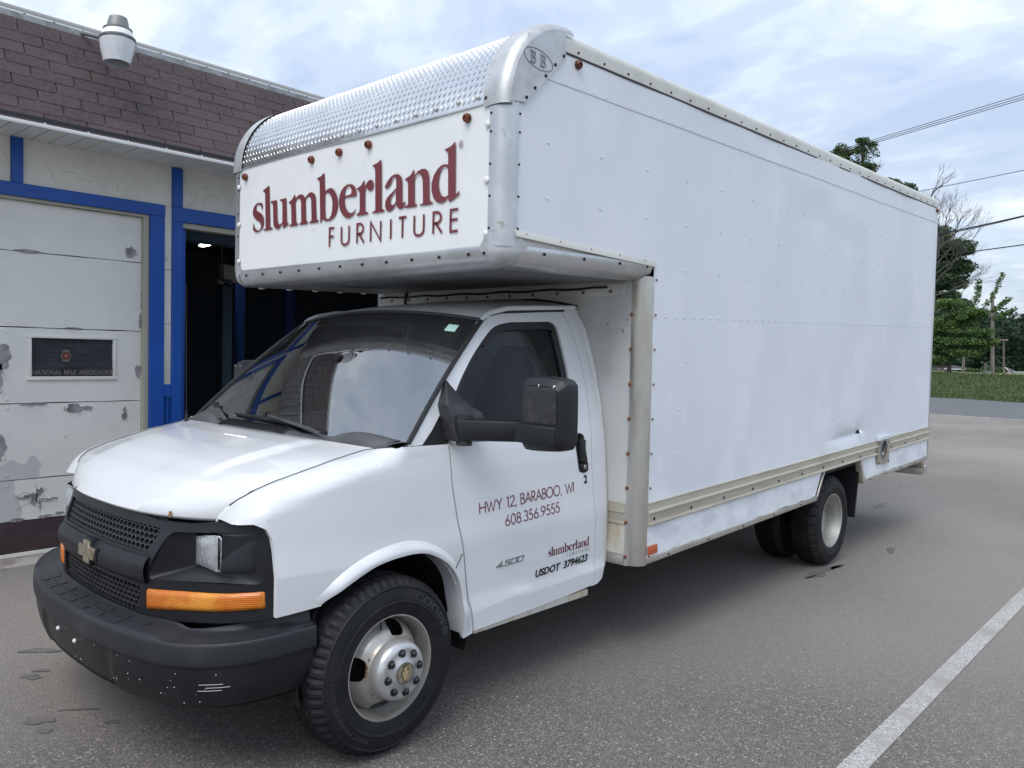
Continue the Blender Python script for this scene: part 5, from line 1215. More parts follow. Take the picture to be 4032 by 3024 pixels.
    def sidewall(u, v, a0, span, r0, h): a = R(a0+span*(1-u)); r_ = r0+h*v; return (x+r_*math.sin(a)*-1, sg*(yo+.010+.0075), zc+r_*math.cos(a))
    st.add([sidewall(1-u if sg > 0 else u, v, 22, 56, .278, .034) for u, v in vsf], fsf)
    vs2, fs2 = fontmesh('DISCOVERER HTT', .0); st.add([sidewall(1-u if sg > 0 else u, 1-v if False else v, 205, 70, .279, .020) for u, v in vs2], fs2)
    MT.setdefault('rubber_txt', mat('tyre_lettering', (.038,.039,.042), .55)); tag(st.build('sidewall_lettering', 'rubber_txt', ty, recalc=False, smooth=False), kind='stuff')
    return wheel
front_wheel(1)
w2 = empty('front_wheel', (0,0,0)); w2.parent = truck
place(tyre_mesh(-1,0,0,0,'','',None,1), 'tyre', 'rubber', w2, 0, 1.055, .364, -1)
MB().lathe([(.2185,.0),(.209,.006),(.198,-.045),(.186,-.19),(.12,-.11),(.0001,-.10)], (0, -1.045, .364), (0,-1,0), (0,0,1), 40).build('rim', 'silver', w2)
MB().cyl((0,-.95,.364),(0,.92,.364),.05).box(-.05,.05,-.6,.6,.25,.33).build('front_axle', 'dark', truck)
XR = -4.4688
def rear_wheel(sg, inner):
    yo = 1.135 if not inner else .835
    w_ = empty('rear_wheel', (0,0,0)); w_.parent = truck
    place(tyre_mesh(sg,0,0,0,'','',None,2), 'tyre', 'rubber_old', w_, XR, yo+.008, .364, sg)
    MB().lathe([(.2185,.0),(.2165,.006),(.209,.005),(.203,-.006),(.200,-.022),(.195,-.030),(.186,-.050),(.182,-.105),(.176,-.135),(.150,-.158),(.105,-.165),(.09,-.150),(.085,-.09),(.07,-.08),(.0001,-.08)] if not inner else [(.2185,0),(.186,-.05),(.18,-.11),(.0001,-.12)], (XR, sg*yo, .364), (0,sg,0), (0,0,1), 64).build('rim', 'rim_old', w_, ang=.8)
    return w_
for sg in (1,-1): rear_wheel(sg, False); rear_wheel(sg, True)
MB().cyl((XR,-.95,.364),(XR,.95,.364),.07).lathe([(.0001,-.17),(.12,-.14),(.17,0),(.12,.14),(.0001,.17)], (XR,0,.364), (1,0,0), (0,0,1), 20).build('rear_axle', 'dark', truck)
ch = MB()
for y in (-.43,.43): ch.box(-6.7,.55,y-.035,y+.035,.46,.66)
for x in (-2.2,-3.2,-4.0,-5.0,-6.0): ch.box(x-.04,x+.04,-.43,.43,.5,.6)
ch.build('chassis_frame', 'dark', truck, smooth=False)
MB().box(-3.3,-1.8,.45,.80,.42,.66).build('fuel_tank', 'dark', truck, bevel=.04)
MB().tube(spl([(-1.5,-.3,.42),(-2.6,-.25,.40),(-3.6,-.2,.42),(-3.9,.30,.56),(-4.8,.45,.66),(-5.6,.6,.5)],5), .04, 8).tube(spl([(-3.7,.75,.48),(-3.5,.80,.42),(-3.3,.78,.50)],4), .03, 6).build('exhaust_pipe', 'dark', truck)

# ------------------------------------------------------------------ CARGO BOX
KX = -.0298; HW = 1.171; XF = -.479; XM = -1.674; XE = -6.905; XWALL = -1.603; RD = .076
def sz(x, z): return z + KX*x
def sh(mb): mb.v = [(p[0], p[1], p[2]+KX*p[0]) for p in mb.v]; return mb
box = empty('cargo_box', (0,0,0)); box.parent = truck
def bt_(mb, name, m, smooth=True, ang=.6, bevel=0, par=None, shear=True, recalc=True, merge=False):
    if shear: sh(mb)
    return mb.build(name, m, par or box, smooth=smooth, ang=ang, bevel=bevel, seg=2, recalc=recalc, merge=merge)
ZS, ZB2, ZB1, ZM, ZU, ZR = .462, .670, .801, 1.806, 2.878, 3.030
def dents(x, z):
    y = 0
    y += -.018*math.exp(-((x+4.05)/.9)**2-((z-(2.62+.16*(x+4.0)))/.05)**2) + .012*math.exp(-((x+4.05)/.9)**2-((z-(2.70+.16*(x+4.0)))/.07)**2)
    y += -.030*math.exp(-((x+4.62)/.28)**2-((z-.90)/.03)**2) - .020*math.exp(-((x+4.93)/.07)**2-((z-.93)/.05)**2)
    y += .004*math.sin(x*2.1+z*1.3)*math.sin(z*1.9-.4*x) + .0022*math.sin(x*7.7)*math.sin(z*2.3+x)
    return y
def side_fn(off): return lambda x, z: (x, HW+off+dents(x, z), sz(x, z))
side_fn0 = side_fn(0)
zt_front = 2.159
dens2 = lambda p, q, n: [(p[0]+(q[0]-p[0])*i/n, p[1]+(q[1]-p[1])*i/n) for i in range(n)]
sheet('side_panel', [[(XF-RD,zt_front),(XM,2.10),(XM-.001,ZM-.006),(XE,ZM-.006),(XE,ZU+.010),(XF-RD,ZU+.010)]], side_fn(-.001), .12, 'box_white', box)
hole = [(-4.880,.905),(-4.905,.925),(-4.945,.930),(-4.990,.915),(-4.985,.900),(-4.93,.895)]
sheet('side_panel', [[(XM-.001,ZB1-.01),(XE,ZB1-.01),(XE,ZM),(XM-.001,ZM)], hole[::-1]], side_fn(.0015), .08, 'box_white', box)
sheet('side_panel', [[(XF-RD-.05,ZU),(XE,ZU),(XE,ZR+.02),(XF-RD-.05,ZR+.02)]], side_fn(.0018), .12, 'box_white', box)
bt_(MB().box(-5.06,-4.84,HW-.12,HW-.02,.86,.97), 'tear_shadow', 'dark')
bt_(MB().add([(-4.905,HW+.002,.926),(-4.945,HW+.002,.931),(-4.955,HW+.020,.908),(-4.90,HW+.016,.904)],[(0,1,2,3)]), 'torn_flap', 'box_white', recalc=False)
# front wall of the overcab and of the main box
def frontpl(z0, z1, y0, y1, x, m, name, t=.01): return bt_(MB().box(x-t, x, y0, y1, z0, z1), name, m, shear=False, bevel=.0015)
fp = sheet('front_panel', [[(-HW+RD,2.112),(HW-RD-.03,2.112),(HW-RD,2.15),(HW-RD,2.752),(-HW+RD,2.752),(-HW+RD,2.15)]], lambda y, z: (XF-.002+.003*math.sin(y*3.1)*math.sin(z*4), y, z), .15, 'box_front', box, .01, (-1,0,0))
# corner posts (quarter rounds with flanges)
def post(x, y0s, z0, z1, name='corner_post', m='alu', n=10, r=RD, fl=.050):
    P = [(x, y0s*(HW-r-fl))]+[(x-r+r*math.cos(R(t)), y0s*(HW-r+r*math.sin(R(t)))) for t in [90*i/n for i in range(n+1)]]
    P += [(x-r-fl*.4, y0s*HW)]
    m_ = MB(); k = 12
    for j in range(k+1):
        z = z0+(z1-z0)*j/k
        for p in P: m_.v.append((p[0]+.0035, p[1]+.0035*y0s, z))
    q = len(P)
    for j in range(k):
        for i in range(q-1): m_.f.append((j*q+i, j*q+i+1, (j+1)*q+i+1, (j+1)*q+i)); m_.mi.append(0)
    return bt_(m_, name, m, shear=False, ang=.9)
post(XF, 1, 2.12, 2.765, fl=.022); post(XF, -1, 2.12, 2.765, fl=.022)
post(XWALL, 1, .505, 2.085, m='edge_rail', fl=.012); post(XWALL, -1, .52, 2.10, fl=.05)
# bottom edge band of the overcab
def band(pA, pB, inward, name='edge_band', r=.078, z0=2.014):
    m_ = MB(); prof = [(0,.098),(.002,.094),(.002,0.078)]+[(-r+r*math.cos(R(t)), .078-r*math.sin(R(t))) for t in range(10,91,10)]+[(-r-.02,.0)]
    A_, B_ = Vector(pA), Vector(pB); iv = Vector(inward)
    for j in range(17):
        p = A_.lerp(B_, j/16)
        for o_, h in prof: m_.v.append((p.x-iv.x*(o_), p.y-iv.y*(o_), z0+h))
    q = len(prof)
    for j in range(16):
        for i in range(q-1): m_.f.append((j*q+i, j*q+i+1, (j+1)*q+i+1, (j+1)*q+i)); m_.mi.append(0)
    return bt_(m_, name, 'alu', ang=.9)
band((XF+.003,-HW+.10,0),(XF+.003,HW-.10,0),(-1,0,0)); 
band((XF-.10,HW+.003,0),(XM+.02,HW+.003,0),(0,-1,0)); band((XF-.10,-HW-.003,0),(XM+.02,-HW-.003,0),(0,1,0))
# bottom corner castings
def ccast(sg):
    m_ = MB(); r = .10; rz = .078
    def f(a, b):
        th = R(-8+106*a); 
        if b < .35: o_ = 0; z = .150-(.150-.078)*(b/.35)
        else: t = R(90*(b-.35)/.65); o_ = rz*(1-math.cos(t)); z = .078-rz*math.sin(t)
        rr_ = r-o_; cx_ = XF+.007-r; cy_ = HW+.007-r
        if a < .08: pass
        return (cx_+rr_*math.cos(th), sg*(cy_+rr_*math.sin(th)), 2.014+z)
    m_.grid(f, 14, 14); return bt_(m_, 'corner_casting', 'alu_cap', ang=1.0)
ccast(1); ccast(-1)
for sg in (1,-1):
    c = MB(); c.add([(XF+.006, sg*(HW-.10), 2.014+.15),(XF+.006, sg*(HW-.135), 2.014+.098),(XF+.006, sg*(HW-.135), 2.014+.070),(XF+.006, sg*(HW-.10), 2.014+.070)],[(0,1,2,3)])
    c.add([(XF-.10, sg*(HW+.006), 2.014+.15),(XF-.150, sg*(HW+.006), 2.014+.098),(XF-.150, sg*(HW+.006), 2.014+.070),(XF-.10, sg*(HW+.006), 2.014+.070)],[(0,1,2,3)]); bt_(c, 'corner_gusset', 'alu_cap', recalc=False)
bt_(MB().box(XM, XF-.07, -HW+.06, HW-.06, 2.0155, 2.06), 'overcab_floor', 'underpan', smooth=False)
bt_(MB().box(XM+.02, XM+.03, -HW+.05, HW-.05, 2.06, 2.9), 'inner_bulkhead', 'dark', smooth=False)
# wedge panel and slanted trim angle on the side above the band
wp = MB(); wp.add([(XF-RD,HW-.004,2.105),(XM,HW-.004,2.10-.02),(XM,HW-.004,2.112),(XF-RD,HW-.004,2.165)],[(0,1,2,3)]); bt_(wp, 'wedge_panel', 'wall_dirty', recalc=False)
tm_ = MB(); tm_.hexa([(XF-RD+.004,HW,2.147),(XM-.005,HW,2.086),(XM-.005,HW+.016,2.086),(XF-RD+.004,HW+.016,2.147),(XF-RD+.004,HW,2.180),(XM-.005,HW,2.119),(XM-.005,HW+.004,2.119),(XF-RD+.004,HW+.004,2.180)]); bt_(tm_, 'trim_angle', 'rail_top', bevel=.002)
bt_(MB().box(XF-RD,XM,HW-.03,HW-.006,2.075,2.16), 'edge_backing', 'dark', smooth=False)
# front wall beside and above the cab
MB().box(XWALL-.02, XWALL-.001, -HW+.07, HW-.07, .50, 2.075).build('bulkhead_wall', 'wall_dirty', box, smooth=False)
tw = MB(); tw.box(XWALL-.001, XWALL+.012, -HW+.08, HW-.13, 1.985, 2.052); tw.build('wall_cap_strip', 'wall_dirty', box, bevel=.003)
tg = MB().tube([(XWALL+.020, -HW+.1+.1*i, 2.030+.004*math.sin(i*1.7)) for i in range(21)], .007, 6); tg.build('wiring_harness', 'wire', box)
MB().prism([(-.800,2.07),(-.775,2.06),(-.790,1.99),(-.782,1.93),(-.790,1.89),(-.800,1.95),(-.810,2.0)], lambda a, b: (XWALL+.022, a, b), lambda a, b: (XWALL+.012, a, b)).build('tar_drip', 'wire', box)
# lower beige band, skirt and rail on the front wall next to the cab
MB().box(XWALL, XWALL+.006, .905, 1.080, .735, .845).build('front_rub_rail', 'beige', box, bevel=.003)
MB().box(XWALL+.002, XWALL+.012, .905, 1.080, .728, .742).box(XWALL+.002, XWALL+.012, .905, 1.080, .790, .800).build('front_rail_bead', 'beige', box, bevel=.002)
MB().box(XWALL, XWALL+.004, .905, 1.080, .560, .727).build('front_skirt', 'rusty', box)
MB().box(XWALL, XWALL+.006, .90, 1.080, .505, .557).build('front_edge_rail', 'edge_rail', box, bevel=.002)
# rub rail along the side, split by the fuel filler plate
def railseg(x0, x1):
    m_ = MB(); prof = [(0,ZB1),(.010,ZB1),(.012,ZB1-.004),(.007,ZB1-.010),(.007,ZB1-.046),(.018,ZB1-.050),(.020,ZB1-.056),(.018,ZB1-.062),(.008,ZB1-.066),(.007,ZB2+.020),(.016,ZB2+.014),(.018,ZB2+.007),(.014,ZB2),(.0,ZB2-.001)]
    n = max(2, int((x1-x0)/-.25)) if x1 < x0 else 2; n = 14
    for j in range(n+1):
        x = x0+(x1-x0)*j/n
        for o_, z in prof: m_.v.append((x, HW+o_, z))
    q = len(prof)
    for j in range(n):
        for i in range(q-1): m_.f.append((j*q+i, j*q+i+1, (j+1)*q+i+1, (j+1)*q+i)); m_.mi.append(0)
    m_.f.append(tuple(range(q))); m_.mi.append(0); m_.f.append(tuple(n*q+i for i in range(q))); m_.mi.append(0)
    return bt_(m_, 'rub_rail', 'beige', ang=.5)
railseg(XM-.006, -5.36); railseg(-5.655, XE)
# skirt panels
sk1 = [(XM-.002,ZS+.035)]+[(x, ZS+.030+.010*random.random()) for x in [XM-.1*i for i in range(1,24)]]+[(-4.01,ZS+.037),(-4.145,ZB2+.002),(XM-.002,ZB2+.002)]
sheet('skirt_panel', [sk1], lambda x, z: (x, HW+.001+.003*math.sin(x*5)*math.sin(z*22), sz(x, z)), .08, 'skirt', box, .01)
sk2 = [(-5.10,ZS+.035)]+[(x, ZS+.030+.010*random.random()) for x in [-5.10-.1*i for i in range(1,18)]]+[(XE,ZS+.040),(XE,ZB2+.002),(-4.985,ZB2+.002)]
sheet('skirt_panel', [sk2], lambda x, z: (x, HW+.001+.003*math.sin(x*5)*math.sin(z*22), sz(x, z)), .08, 'skirt', box, .01)
def rl(pts, w=.034, d=.008, m='edge_rail', name='skirt_edge'):
    m_ = MB()
    for a, b in zip(pts, pts[1:]):
        A_, B_ = Vector(a), Vector(b); dd = (B_-A_).normalized(); n2 = Vector((dd.y, -dd.x)); 
        if n2.y > 0: n2 = -n2
        C_ = [A_, B_, B_-n2*w, A_-n2*w]
        m_.hexa([(c.x, HW-.006, c.y) for c in C_]+[(c.x, HW+d, c.y) for c in C_])
    return bt_(m_, name, m, bevel=.0015)
rl([(XM-.004,ZS),(-4.045,ZS)]); rl([(-4.045,ZS),(-4.190,ZB2)], .022); rl([(-5.085,ZS),(XE,ZS)]); 
bt_(MB().hexa([(-4.975,HW-.05,ZB2),(-5.01,HW-.05,ZB2),(-5.01,HW+.004,ZB2),(-4.975,HW+.004,ZB2),(-5.065,HW-.05,ZS-.01),(-5.10,HW-.05,ZS-.01),(-5.10,HW+.004,ZS-.01),(-5.065,HW+.004,ZS-.01)]), 'wheel_arch_post', 'beige', bevel=.002)
bt_(MB().box(XM-.10,XM-.008,HW+.009,HW+.016,.510,.560), 'side_reflector', 'orange', bevel=.003)
# fuel filler plate with its hole and the filler inside
flp = [(-5.362,.588),(-5.652,.575),(-5.652,.830),(-5.362,.826)]
fh = [(-5.507+.085*math.cos(R(t)), .712+.076*math.sin(R(t))) for t in range(0,360,15)]
MT['fplate'] = mat('stained_filler_plate', (.40,.38,.33), .5, metal=.45, var=((.30,.28,.23), 7, .42, .62, (1,1,.4)), dirt=((.20,.15,.10), 14, .62, .74))
sheet('filler_plate', [flp[:3][:0]+[(-5.652,.575),(-5.362,.588),(-5.362,.790),(-5.652,.794)], fh[::-1]], lambda x, z: (x, HW+.021, sz(x, z)), .2, 'fplate', box, .016)
bt_(MB().box(-5.652,-5.362,HW+.004,HW+.022,.794,.832), 'filler_plate_flange', 'box_white', bevel=.002)
fu = MB().lathe([(.092,.022),(.080,.026),(.074,.020),(.072,-.02),(.060,-.09),(.0001,-.09)], (-5.507,HW,sz(-5.507,.712)), (0,1,0), (0,0,1), 28); fu.build('filler_cup', 'lampgrey', box)
MB().lathe([(.034,-.09),(.034,-.045),(.026,-.04),(.0001,-.04)], (-5.507,HW,sz(-5.507,.700)), (0,1,0), (0,0,1), 16).build('filler_cap', 'seal', box)
MB().grid(lambda a, b: (-5.507+(.071+.006*b)*math.cos(R(190+160*a)), HW+.024-.03*b, sz(-5.507,.712)+(.071+.006*b)*math.sin(R(190+160*a))*1.0), 14, 2).build('filler_rust', 'rust', box)
# top rail, roof, rear frame
def toprail(sg):
    m_ = MB(); prof = [(.004,ZR-.002),(.007,ZR),(.007,ZR+.045)]+[(.007-.052*(1-math.cos(R(t))), ZR+.045+.052*math.sin(R(t))) for t in range(10,91,10)]+[(-.075,ZR+.100),(-.14,ZR+.102)]
    n = 40
    for j in range(n+1):
        x = XF-.30+(XE-XF+.30)*j/n
        for o_, z in prof: m_.v.append((x, sg*(HW+o_), z))
    q = len(prof)
    for j in range(n):
        for i in range(q-1): m_.f.append((j*q+i, j*q+i+1, (j+1)*q+i+1, (j+1)*q+i)); m_.mi.append(0)
    m_.f.append(tuple(n*q+i for i in range(q))); m_.mi.append(0)
    return bt_(m_, 'roof_rail', 'rail_top', ang=.7)
toprail(1); toprail(-1)
MT['gapline'] = mat('dark_sealant', (.03,.032,.04), .7)
bt_(MB().box(XF-.38, XE, HW-.002, HW+.0045, ZR-.010, ZR), 'sealant_line', 'gapline', smooth=False)
bt_(MB().box(XF-.40, XE, -HW+.12, HW-.12, ZR+.085, ZR+.103), 'box_roof', 'alu', smooth=False)
bt_(MB().box(XF-.15, XM, -HW-.001, -HW+.012, 2.05, ZR+.01).box(XM, XE+.02, -HW-.001, -HW+.012, ZB1-.3, ZR+.01).box(XE, XE+.03, -HW, HW-.003, ZS, ZR+.08), 'far_walls', 'box_white', smooth=False)
bt_(MB().box(XE-.012, XE+.01, HW-.05, HW+.010, .50, ZR+.07), 'rear_frame', 'alu', bevel=.004)
bt_(MB().box(XE-.030, XE-.014, HW-.03, HW+.006, .82, 1.35), 'rear_seal', 'seal', bevel=.004)
bt_(MB().box(XWALL-.02, XE, -HW+.04, HW-.05, .62, .70), 'box_floor', 'dark', smooth=False)
# diamond-plate nose: quarter round
RN = .425
def nose(a, y, off=0.0):    # a 0 bottom front .. 1 top
    t = R(90*a); cxn = XF-RN*1.0; czn = 2.748
    return (cxn+(RN+off)*math.cos(t), y, czn+(.425+off)*math.sin(t)*1.0)
dp = MB(); dp.grid(lambda a, b: nose(a, -1.055+2.110*b), 20, 60); dpl = dp.build('diamond_plate_nose', 'alu_bright', box, ang=1.2)
lugs = MB(); rw = 0; arcl = RN*math.pi/2; pit = .0350
na = int(arcl/pit*2); ny = int(2.09/pit*2)
for i in range(na):
    for j in range(ny):
        if (i+j) % 2: continue
        a0 = (i+.5)*pit*.5/arcl; y0 = -1.045+(j+.5)*pit*.5; d = 1 if i % 2 else -1
        dl = Vector((.0128*d*.72, .0128*.72)); dn = Vector((-dl.y, dl.x)).normalized()*.0026
        P = [Vector((y0, a0*arcl))+v for v in (-dl, -dl*.3+dn, dl*.3+dn, dl, dl*.3-dn, -dl*.3-dn)]
        b = len(lugs.v)
        if any(not(.002 < p.y < arcl-.002) for p in P): continue
        for p in P: lugs.v.append(nose(p.y/arcl, p.x, .0003))
        lugs.v.append(nose((P[0].lerp(P[3],.35)).y/arcl, P[0].lerp(P[3],.35).x, .0030)); lugs.v.append(nose((P[0].lerp(P[3],.65)).y/arcl, P[0].lerp(P[3],.65).x, .0030))
        for q in ((0,1,6),(1,2,7,6),(2,3,7),(3,4,7),(4,5,6,7),(5,0,6)): lugs.f.append(tuple(b+k for k in q)); lugs.mi.append(0)
lg = lugs.build('tread_lug', 'alu_bright', box, smooth=False); tag(lg, kind='stuff')
pbm = MB()
for y in (-1.058,-.909,-.767,-.62,-.48,-.332,-.177,-.018,.132,.274,.424,.571,.717,.869,.992): pbm.dome(nose(.055, y, .001), (1,0,.1), .012, .008, 10)
split_pieces(pbm.build('plate_bolt', 'alu_cap', box))
MB().box(XF-.004,XF+.004,-1.06,1.055,2.745,2.751).build('plate_edge', 'alu', box)
# corner caps
def cap(sg):
    m_ = MB()
    def f(a, b):     # a round the nose, b across from plate to side
        t = R(-2+94*a); rc_ = .060
        y_in = 1.040; yo = HW+.010
        if b < .4: y = y_in+(yo-rc_-y_in)*(b/.4); dr = .006
        else: u = R(90*(b-.4)/.6); y = yo-rc_+rc_*math.sin(u); dr = .006-rc_*(1-math.cos(u))*.85
        rx = RN+dr+.004; return (XF-RN+rx*math.cos(t), sg*y, 2.748+(.427+dr+.004)*math.sin(t))
    m_.grid(f, 26, 18, flip=(sg > 0)); m_.build('corner_cap', 'alu_cap', box, ang=1.0, merge=False)
    arc_ = [(XF-RN+(RN-.018)*math.cos(R(t)), 2.748+.398*math.sin(R(t))) for t in range(-1,92,5)]
    pl_ = [(-.597,2.761)]+arc_+[(-.905,3.06),(-.862,3.019),(-.743,2.898)]
    pl_ = [(-.597,2.758)]+[q for q in arc_ if q[0] > -.862]+[(-.862,3.142),(-.862,3.019)]
    MB().prism(pl_, lambda a, b: (a, sg*(HW+.0105), b), lambda a, b: (a, sg*(HW+.003), b)).build('cap_plate', 'alu_cap', box, bevel=0)
    if sg > 0:
        cs = MB()
        for x, z in ((-.596,2.778),(-.652,2.833),(-.723,2.905),(-.788,2.972),(-.848,3.028)): cs.dome((x, HW+.0105, z), (0,1,0), .0085, .006, 8)
        cs.dome((XF+.006, 1.055, 2.768), (1,0,0), .011, .006, 8); split_pieces(cs.build('cap_screw', 'dark', box))
        rv = MB()
        for t in (18,40,62): a = R(t); rv.dome((XF-RN+(RN+.009)*math.cos(a), 1.055, 2.748+(.436)*math.sin(a)), (math.cos(a),0,math.sin(a)), .010, .003, 10)
        split_pieces(rv.build('cap_rivet', 'alu', box))
        ob = MB(); c0 = Vector((-.672, 2.963)); ov = []
        for k in range(28):
            t = R(360*k/28); u = Vector((.104*math.cos(t), .046*math.sin(t))); an = R(21)
            ov.append((c0.x+u.x*math.cos(an)+u.y*math.sin(an)*1, c0.y-u.x*math.sin(an)*-.0+u.y*math.cos(an)))
        ribbon(ob, ov, .0045, lambda a, b: (a, HW+.0118, b), closed=True)
        def serifB(x0, z0):
            h, w = .052, .040
            o2 = [[(0,0),(.55,0)]+arc(.55,.26,.42,.26,-90,90,8)+arc(.50,.77,.38,.23,-70,90,8)+[(0,1),(0,.97),(.12,.95),(.12,.05),(0,.03),(0,0)]]
            o2 += [[(.34,.08),(.5,.08)]+arc(.5,.27,.22,.19,-90,90,6)+[(.34,.46),(.34,.08)], [(.34,.56)]+arc(.45,.76,.20,.18,-80,80,6)+[(.34,.94),(.34,.56)]]
            for st in o2: ribbon(ob, [(-(x0+p[0]*w), z0+p[1]*h) for p in st], .0036, lambda a, b: (a, HW+.0118, b))
        serifB(.615, 2.937); serifB(.682, 2.936)
        MT.setdefault('engrave', mat('engraved_shadow', (.20,.205,.215), .6, metal=.3)); ob.build('maker_emblem', 'engrave', box, recalc=False)
cap(1); cap(-1)
# rivets, screws, marker lamps
rv = MB()
def rside(x, z, r=.0090, h=.0035): rv.dome((x, HW+dents(x,z)+.001, z), (0,1,0), r, h, 6)
x = -1.702
while x > -6.86: rside(x, ZM+.015, .0085); x -= .1016
x = -1.0
while x > -6.86: rside(x, ZU+.010+.004, .0085); x -= .1016
for z in (2.596,2.343,2.087,1.543,1.294,1.043):
    x = -1.985 if z < 1.8 else -.77
    while x > -6.6:
        if not (z > 2.5 and x > -.7): rside(x, z, .0085, .0035)
        x -= .4090
sh(rv); tag(rv.build('side_rivet', 'box_white', box), kind='stuff')
ds = MB()
x = -.96
while x > -6.88: ds.dome((x, HW+.008, ZR+.016), (0,1,0), .0070, .005, 6); x -= .2064
for x in [-1.74-.40*i for i in range(13)]:
    if not -5.66 < x < -5.36: ds.dome((x, HW+.009, ZB2+.035), (0,1,0), .0095, .005, 6)
for x in [-1.90-.46*i for i in range(5)]+[-5.2-.42*i for i in range(4)]: ds.dome((x, HW+.010, ZS+.014), (0,1,0), .0070, .005, 6)
for x in (-.62,-.86,-1.10,-1.34,-1.58): ds.dome((x, HW+.005, 2.165-.052*(-x-.55)), (0,1,0), .0075, .005, 6)
for x in (-.75,-1.05,-1.35,-1.60): ds.dome((x, HW+.006, 2.085), (0,1,0), .0085, .005, 6)
for x, z in ((-5.38,.60),(-5.635,.59),(-5.38,.775),(-5.635,.76)): ds.dome((x, HW+.022, z), (0,1,0), .009, .005, 6)
sh(ds)
for z in (2.20,2.34,2.48,2.62,2.70): ds.dome((XF-RD-.010, HW+.004, z), (0,1,0), .0065, .004, 6); ds.dome((XF+.004, HW-RD-.010, z), (1,0,0), .0065, .004, 6); ds.dome((XF+.004, -HW+RD+.010, z), (1,0,0), .0065, .004, 6)
for y in (-.981,-.791,-.598,-.406,-.208,-.013,.178,.375,.57,.764,.96,1.06): ds.dome((XF+.004, y, 2.092), (1,0,0), .0085, .006, 8)
tag(ds.build('rail_screw', 'dark', box), kind='stuff')
rs2 = MB()
for k in range(9): 
    z = .55+.190*k; rs2.dome((XWALL+.003, HW-RD-.006, z), (1,0,0), .012, .008, 8); rs2.dome((XWALL-RD-.020, HW+.005, z), (0,1,0), .008, .005, 6)
for k in range(11): rs2.dome((XWALL+.013, -.95+.19*k, 2.008), (1,0,0), .011, .006, 8)
tag(rs2.build('rusty_rivet', 'rust', box), kind='stuff')
wb = MB()
for y, z in ((-1.078,2.64),(-1.075,2.41),(-1.072,2.185),(1.066,2.655),(1.066,2.412),(1.066,2.178)): wb.dome((XF+.003, y, z), (1,0,0), .016, .010, 12)
split_pieces(wb.build('panel_bolt', 'box_front', box))
ub = MB()
for k in range(5): ub.dome((XF-.16-.2*k, -HW+.09, sz(XF-.16-.2*k, 2.013)), (0,0,-1), .022, .008, 10)
split_pieces(ub.build('underside_bolt', 'white_pl', box))
def marker(c, n_, m='amber_old', s=.86):
    k = MB(); n2 = Vector(n_); k.lathe([(.026*s,0),(.0255*s,.010),(.019*s,.020),(.010*s,.022),(.009*s,.014),(.0001,.013)], c, n2, (0,0,1), 8); o_ = k.build('marker_light', m, box, ang=.5)
for y, z in ((-1.0,2.692),(-.289,2.694),(-.032,2.696),(.219,2.697),(.937,2.703)): marker((XF+.002, y, z), (1,0,0))
marker((-.961, HW+.003, 3.020), (0,1,0)); marker((-6.869, HW+.003, 3.205), (0,1,0), 'red_dark')
# painted company lettering on the nose
logo(lambda a, b: (XF+.0042, a, b), 'logo_lettering', 'maroon', box, True)
for q in range(len(FUR)):
    keep = FUR[:]; FUR[:] = [keep[q]]; mb1 = MB(); furn(mb1, lambda a, b: (XF+.0042, a, b), .0125); mb1.build('letter', 'maroon', box, recalc=False); FUR[:] = keep
mb1 = MB()
ribbon(mb1, arc(.897,2.593,.011,.016,0,360,20), .0030, lambda a, b: (XF+.0042, a, b)); write(mb1, 'R', .8925, 2.585, .017, .0028, lambda a, b: (XF+.0042, a, b))
mb1.build('registered_mark', 'maroon', box, recalc=False)
# mud flap, rear step, under-run
bt_(MB().hexa([(-5.02,.70,.16),(-5.04,.70,.16),(-5.04,HW-.05,.16),(-5.02,HW-.05,.16),(-5.02,.70,.66),(-5.04,.70,.66),(-5.04,HW-.02,.66),(-5.02,HW-.02,.66)]), 'mud_flap', 'seal')
bt_(MB().box(-4.98,-4.0,.60,HW-.03,.655,.67), 'wheel_tub', 'dark', smooth=False)
bt_(MB().hexa([(-6.80,HW-.35,.47),(-6.905,HW-.35,.47),(-6.905,HW-.02,.47),(-6.80,HW-.02,.47),(-6.86,HW-.35,.40),(-6.90,HW-.35,.34),(-6.90,HW-.02,.34),(-6.86,HW-.02,.40)]), 'rear_bracket', 'edge_rail', bevel=.003)
bt_(MB().box(-7.07,-6.86,-HW+.1,HW-.03,.30,.372).box(-7.07,-6.86,-HW+.1,HW-.03,.365,.378), 'rear_step_bumper', 'edge_rail', bevel=.004)

# ------------------------------------------------------------------ BACKGROUND
bank = MB()
def bankf(a, b):
    y = -70+100*b; xb = -36.5-.0*(y)-(.42*(-y-0)) if False else -38.6+.52*y if y < 0 else -38.6+.52*y
    prof_x = [0,-.8,-2.4,-4.2,-5.4,-9,-30,-120,-600]; prof_z = [-.02,.12,.62,1.02,1.14,1.17,1.14,1.2,1.6]
    i = min(7, int(a*8)); t = a*8-i; px = prof_x[i]*(1-t)+prof_x[i+1]*t; pz = prof_z[i]*(1-t)+prof_z[i+1]*t
    return (xb+px, y, pz+.03*mnoise.noise(Vector((px*.5, y*.5, 0))))
bank.m = 0
bank.grid(lambda a, b: bankf(a*.5, b), 16, 100); bank.m = 1; bank.grid(lambda a, b: bankf(.5+a*.5, b), 12, 40)
bk = bank.build('grass_bank', ['bank_ground','grass_ground'], None, ang=1.5); tag(bk, kind='structure')
gb = MB(); rn = random.Random(11)
